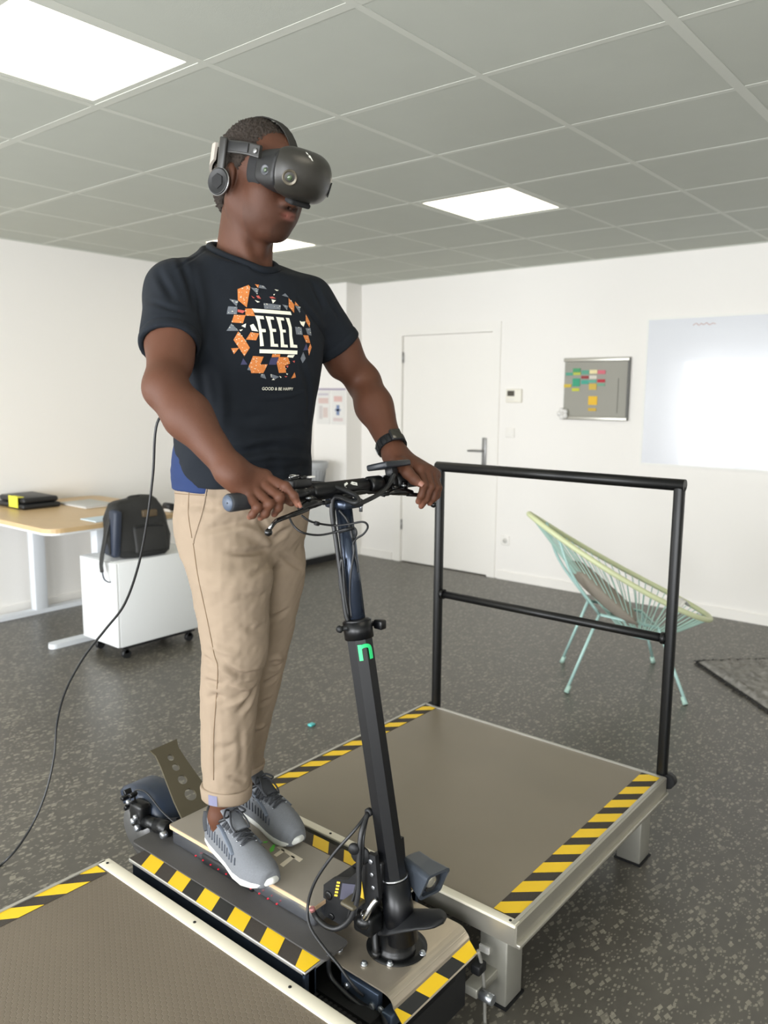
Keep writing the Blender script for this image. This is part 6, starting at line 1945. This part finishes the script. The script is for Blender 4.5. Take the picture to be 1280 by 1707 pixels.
# ---------------------------------------------------------------- virtual reality headset
def headset():
    t = thing('vr_headset', 'black virtual reality headset covering the eyes of the man', 'headset', tuple(hd_(0, -.12, .0)))
    m_sh = M('visor_shell', (44, 42, 38), .36); m_bk = M('headset_black', (21, 21, 22), .5); m_gk = M('face_gasket', (22, 22, 23), .8)
    m_pd = M('cradle_grey', (168, 160, 150), .7); m_fb = M('strap_fabric', (40, 38, 34), .85, bump=(900, .4, 'weave'))
    def place(name, pr, lo, hi, h, mat, parent):
        p_, f_ = mesh_sdf(pr, lo, hi, h)
        p_ = relax(p_, f_, 2, .4)
        return obj(name, [HM @ Vector(q) for q in p_], f_, mat, parent)
    ZC = .026
    # curved front shell
    def shell(P):
        x, y, z = P.T
        n_ = (np.abs(x/.096)**3.4 + np.abs((z-ZC)/.054)**3.0)**(1/3.1)
        front = -.186 + .050*(x/.096)**2 + .018*((z-ZC)/.054)**2
        d = (n_-1)*.05
        return smax(smax(d, front - y, .030), y + .122, .010)
    def housing(P):
        x, y, z = P.T
        s_ = np.clip((y+.132)/.075, 0, 1)
        n_ = (np.abs(x/(.093-.012*s_))**3.2 + np.abs((z-ZC+.004*s_)/(.050-.004*s_))**3.0)**(1/3.1)
        return smax(smax((n_-1)*.046, -.134-y, .006), y+.060, .010)
    vs = place('visor', [('u', shell, .004)], (-.11, -.23, -.05), (.11, -.12, .1), .003, m_sh, t)
    place('rear_housing', [('u', housing, .004), ('s', ell((0, -.06, .0), (.075, .055, .10)), .004), ('s', cone((0, -.15, -.055), (0, -.06, -.055), .026, .034), .01)], (-.11, -.16, -.05), (.11, -.06, .1), .003, m_bk, t)
    # soft gasket round the eyes
    def gasket(P):
        x, y, z = P.T
        n_ = (np.abs(x/.080)**3 + np.abs((z-ZC+.006)/.046)**3)**(1/3)
        return smax(smax((n_-1)*.044, -.075-y, .006), y+.030, .012)
    place('face_gasket', [('u', gasket, .004), ('s', ell((0, -.03, .0), (.066, .066, .12)), .004), ('s', cone((0, -.10, -.045), (0, -.03, -.05), .024, .03), .01)], (-.1, -.1, -.06), (.1, -.03, .1), .003, m_gk, t)
    # cameras
    BVv = BVHTree.FromPolygons([v.co[:] for v in vs.data.vertices], [list(p.vertices) for p in vs.data.polygons])
    base = ROOT[t.name]; R3 = HM.to_3x3()
    def on_visor(x, z):
        o_ = HM @ Vector((x, -.35, z)) - base
        loc, nr, i_, d_ = BVv.ray_cast(o_, R3 @ Vector((0, 1, 0)))
        return (loc + base, nr) if loc is not None else (None, None)
    m_lens = M('camera_lens', (70, 86, 62), .08, coat=.6); m_ringc = M('camera_dish', (84, 78, 66), .3, metal=.5)
    for x_, z_ in ((-.066, .012), (.066, .012)):
        c, nr = on_visor(x_, z_)
        if c is None: continue
        cr = MB().lathe([(.0165, -.001), (.0165, .0012), (.0145, .0014), (.0065, -.0030), (.0001, -.003)], c, nr, 24).build('camera_dish', m_ringc if x_ < 0 else m_bk, t)
        MB().lathe([(.0058, -.003), (.0058, .0), (.003, .0012), (.0001, .0014)], c, nr, 16).build('camera_lens', m_lens, cr)
    for sg in (-1, 1):
        c = HM @ Vector((sg*.0895, -.106, .018)); nr = R3 @ Vector((sg, -.12, 0))
        cr = MB().lathe([(.011, -.001), (.011, .0015), (.009, .0018), (.005, -.0005), (.0001, -.0005)], c, nr, 20).build('camera_dish', M('side_camera_dish', (64, 66, 70), .4) if sg < 0 else bpy.data.materials['side_camera_dish'], t)
        MB().lathe([(.0045, -.001), (.0045, .0008), (.0001, .0014)], c, nr, 14).build('camera_lens', m_lens, cr)
    # white slash logo on the front
    for k, (a, b) in enumerate((((-.0035, .058), (-.0012, .0475)), ((.0005, .0535), (.0035, .043)))):
        P4 = []
        for (x_, z_) in ((a[0]-.0016+.010, a[1]), (a[0]+.0016+.010, a[1]-.0005), (b[0]+.0016+.010, b[1]), (b[0]-.0016+.010, b[1]+.0005)):
            c, nr = on_visor(x_-.037, z_+.013); P4.append(c + nr*.0006)
        obj('logo_stroke', P4, [(0, 1, 2, 3)], m_wht, t, False)
    c, nr = on_visor(.0035, .0545)
    # side arms
    for sg in (-1, 1):
        arm = MB()
        def Hp(x, y, z): return HM @ Vector((x, y, z))
        pts = [Hp(sg*.088, -.082, .052), Hp(sg*.093, -.045, .055), Hp(sg*.094, .0, .055), Hp(sg*.092, .028, .054)]
        V, Fs = [], []
        ring = rounded(-.004, -.0135, .004, .0135, .003, 3)
        path = smooth_path(pts, 6)
        n_ = len(ring)
        up = R3 @ Vector((0, 0, 1)); outv = R3 @ Vector((sg, 0, 0))
        for p in path:
            for a, b in ring: V.append(Vector(p) + outv*a + up*b)
        for i in range(len(path)-1):
            for k in range(n_): Fs.append((i*n_+k, i*n_+(k+1) % n_, (i+1)*n_+(k+1) % n_, (i+1)*n_+k))
        Fs += [tuple(range(n_)), tuple((len(path)-1)*n_+k for k in range(n_))]
        am = obj('side_arm', V, Fs, M('arm_grey_black', (42, 41, 39), .45) if sg < 0 else bpy.data.materials['arm_grey_black'], t, False)
        Ma = HM @ T3((sg*.0985, -.022, .0555))
        MB().rbox((-.0008, -.031, -.0095), (.0012, .031, .0095), .0006, Ma).build('arm_inset', m_bk, am)
        MB().lathe([(.006, 0), (.006, .003), (.003, .004)], Hp(sg*.093, -.072, .052), R3 @ Vector((sg, 0, 0)), 14).build('arm_pivot', m_grey, am)
        # hanging bracket and ear speaker
        Mb = HM @ T3((sg*.100, .024, .02), ry=sg*.06)
        br = MB().rbox((-.004, -.011, -.020), (.006, .011, .052), .004, Mb, 2).build('speaker_bracket', bpy.data.materials['arm_grey_black'], t)
        cE = Hp(sg*.102, .022, -.022); axE = R3 @ Vector((sg, -.10, .05))
        es = MB().lathe([(.024, -.010), (.029, -.006), (.030, .0), (.0285, .004), (.027, .005), (.026, .0045)], cE, axE, 32).build('ear_speaker', m_bk, t)
        MB().lathe([(.0305, -.002), (.0312, 0), (.0305, .002)], cE, axE, 32).build('speaker_rim', m_grey, es)
        MB().lathe([(.017, .004), (.0165, .0065), (.0001, .0068)], cE, axE, 6, False).build('speaker_cap', m_gk, es)
    # rear cradle and straps
    N = 22
    cr = []
    for k in range(N+1):
        a = math.radians(20 + 140*k/N)
        cr.append(HM @ Vector((.096*math.cos(a), .020+.100*math.sin(a), .052 - .030*math.sin(a))))
    V, Fs = [], []
    up = R3 @ Vector((0, 0, 1))
    for i, p in enumerate(cr):
        rad = (Vector(p) - (HM @ Vector((0, .02, .04)))); rad = (rad - up*rad.dot(up)).normalized()
        hgt = .018 + .014*math.sin(math.pi*i/N)
        for a, b in ((0, -hgt), (.006, -hgt), (.006, hgt), (0, hgt)): V.append(Vector(p) + rad*a + up*b)
    for i in range(N):
        for k in range(4): Fs.append((i*4+k, i*4+(k+1) % 4, (i+1)*4+(k+1) % 4, (i+1)*4+k))
    Fs += [(0, 1, 2, 3), (N*4+3, N*4+2, N*4+1, N*4)]
    obj('rear_cradle', V, Fs, m_pd, t, False)
    ts = []
    for k in range(15):
        a = math.radians(20 + 140*k/14)
        ts.append(HM @ Vector((.004, .0 - .116*math.cos(a)*1.0 + .012, .026 + .112*math.sin(a))))
    V, Fs = [], []
    outx = R3 @ Vector((1, 0, 0))
    for i, p in enumerate(ts):
        rad = (Vector(p) - (HM @ Vector((.004, .01, .026)))).normalized()
        for a, b in ((-.013, -.001), (.013, -.001), (.013, .0015), (-.013, .0015)): V.append(Vector(p) + outx*a + rad*b)
    for i in range(len(ts)-1):
        for k in range(4): Fs.append((i*4+k, i*4+(k+1) % 4, (i+1)*4+(k+1) % 4, (i+1)*4+k))
    obj('top_strap', V, Fs, m_fb, t, False)
    # chin-side light seal by the nose
    MB().rbox((-.032, -.014, -.006), (.032, .012, .006), .005, HM @ T3((.0, -.130, -.031), rx=.25), 2).build('nose_flap', m_gk, t)
headset()

# headset cable: from the cradle down his back, across the room's floor
cab = [hd_(.03, .128, .03), (1.36, 1.66, 1.92), (1.40, 1.72, 1.76), (1.38, 1.76, 1.60), (1.30, 1.79, 1.49), pixX(262, 705, 1.25), pixX(255, 790, 1.25), pixX(245, 870, 1.25), pixX(230, 945, 1.25), pixX(207, 1008, 1.25),
       pixX(175, 1050, 1.245), pixX(140, 1095, 1.24), pixX(110, 1150, 1.23), pixX(95, 1205, 1.22), pixX(90, 1262, 1.20), pixX(75, 1325, 1.16), pixX(48, 1385, 1.11), pixZ(8, 1436, .010), pixZ(-60, 1480, .006), (.70, 2.52, .006), (.2, 2.75, .006), (-.6, 2.7, .006), (-1.5, 3.1, .006), (-2.4, 3.4, .006)]
o = MB().tube(smooth_path(cab, 8), .0037, 8).build('headset_cable', M('headset_cable_black', (30, 31, 32), .45))
tag(o, 'long thin black cable hanging behind the man down to the floor', 'cable')
# cream letters on the deck beside the shoe
def dk(px, py):
    p = pixZ(px, py, DZ_+.001); return (p[0], p[1])
deck_poly('deck_letter', [dk(461, 1412), dk(467, 1410), dk(505, 1432), dk(499, 1437)], M('deck_cream', (216, 206, 186), .7))
deck_poly('deck_letter', [dk(470, 1415), dk(475, 1419), dk(461, 1428), dk(456, 1425)], bpy.data.materials['deck_cream'])
deck_poly('deck_letter', [dk(486, 1426), dk(492, 1429), dk(472, 1445), dk(466, 1441)], bpy.data.materials['deck_cream'])
deck_poly('deck_leaf_mark', [dk(455, 1408), dk(459, 1408), dk(456, 1418), dk(451, 1421), dk(449, 1416)], M('deck_green', (96, 190, 70), .7))
deck_poly('deck_leaf_mark', [dk(438, 1403), dk(447, 1402), dk(444, 1405), dk(439, 1405)], bpy.data.materials['deck_green'])
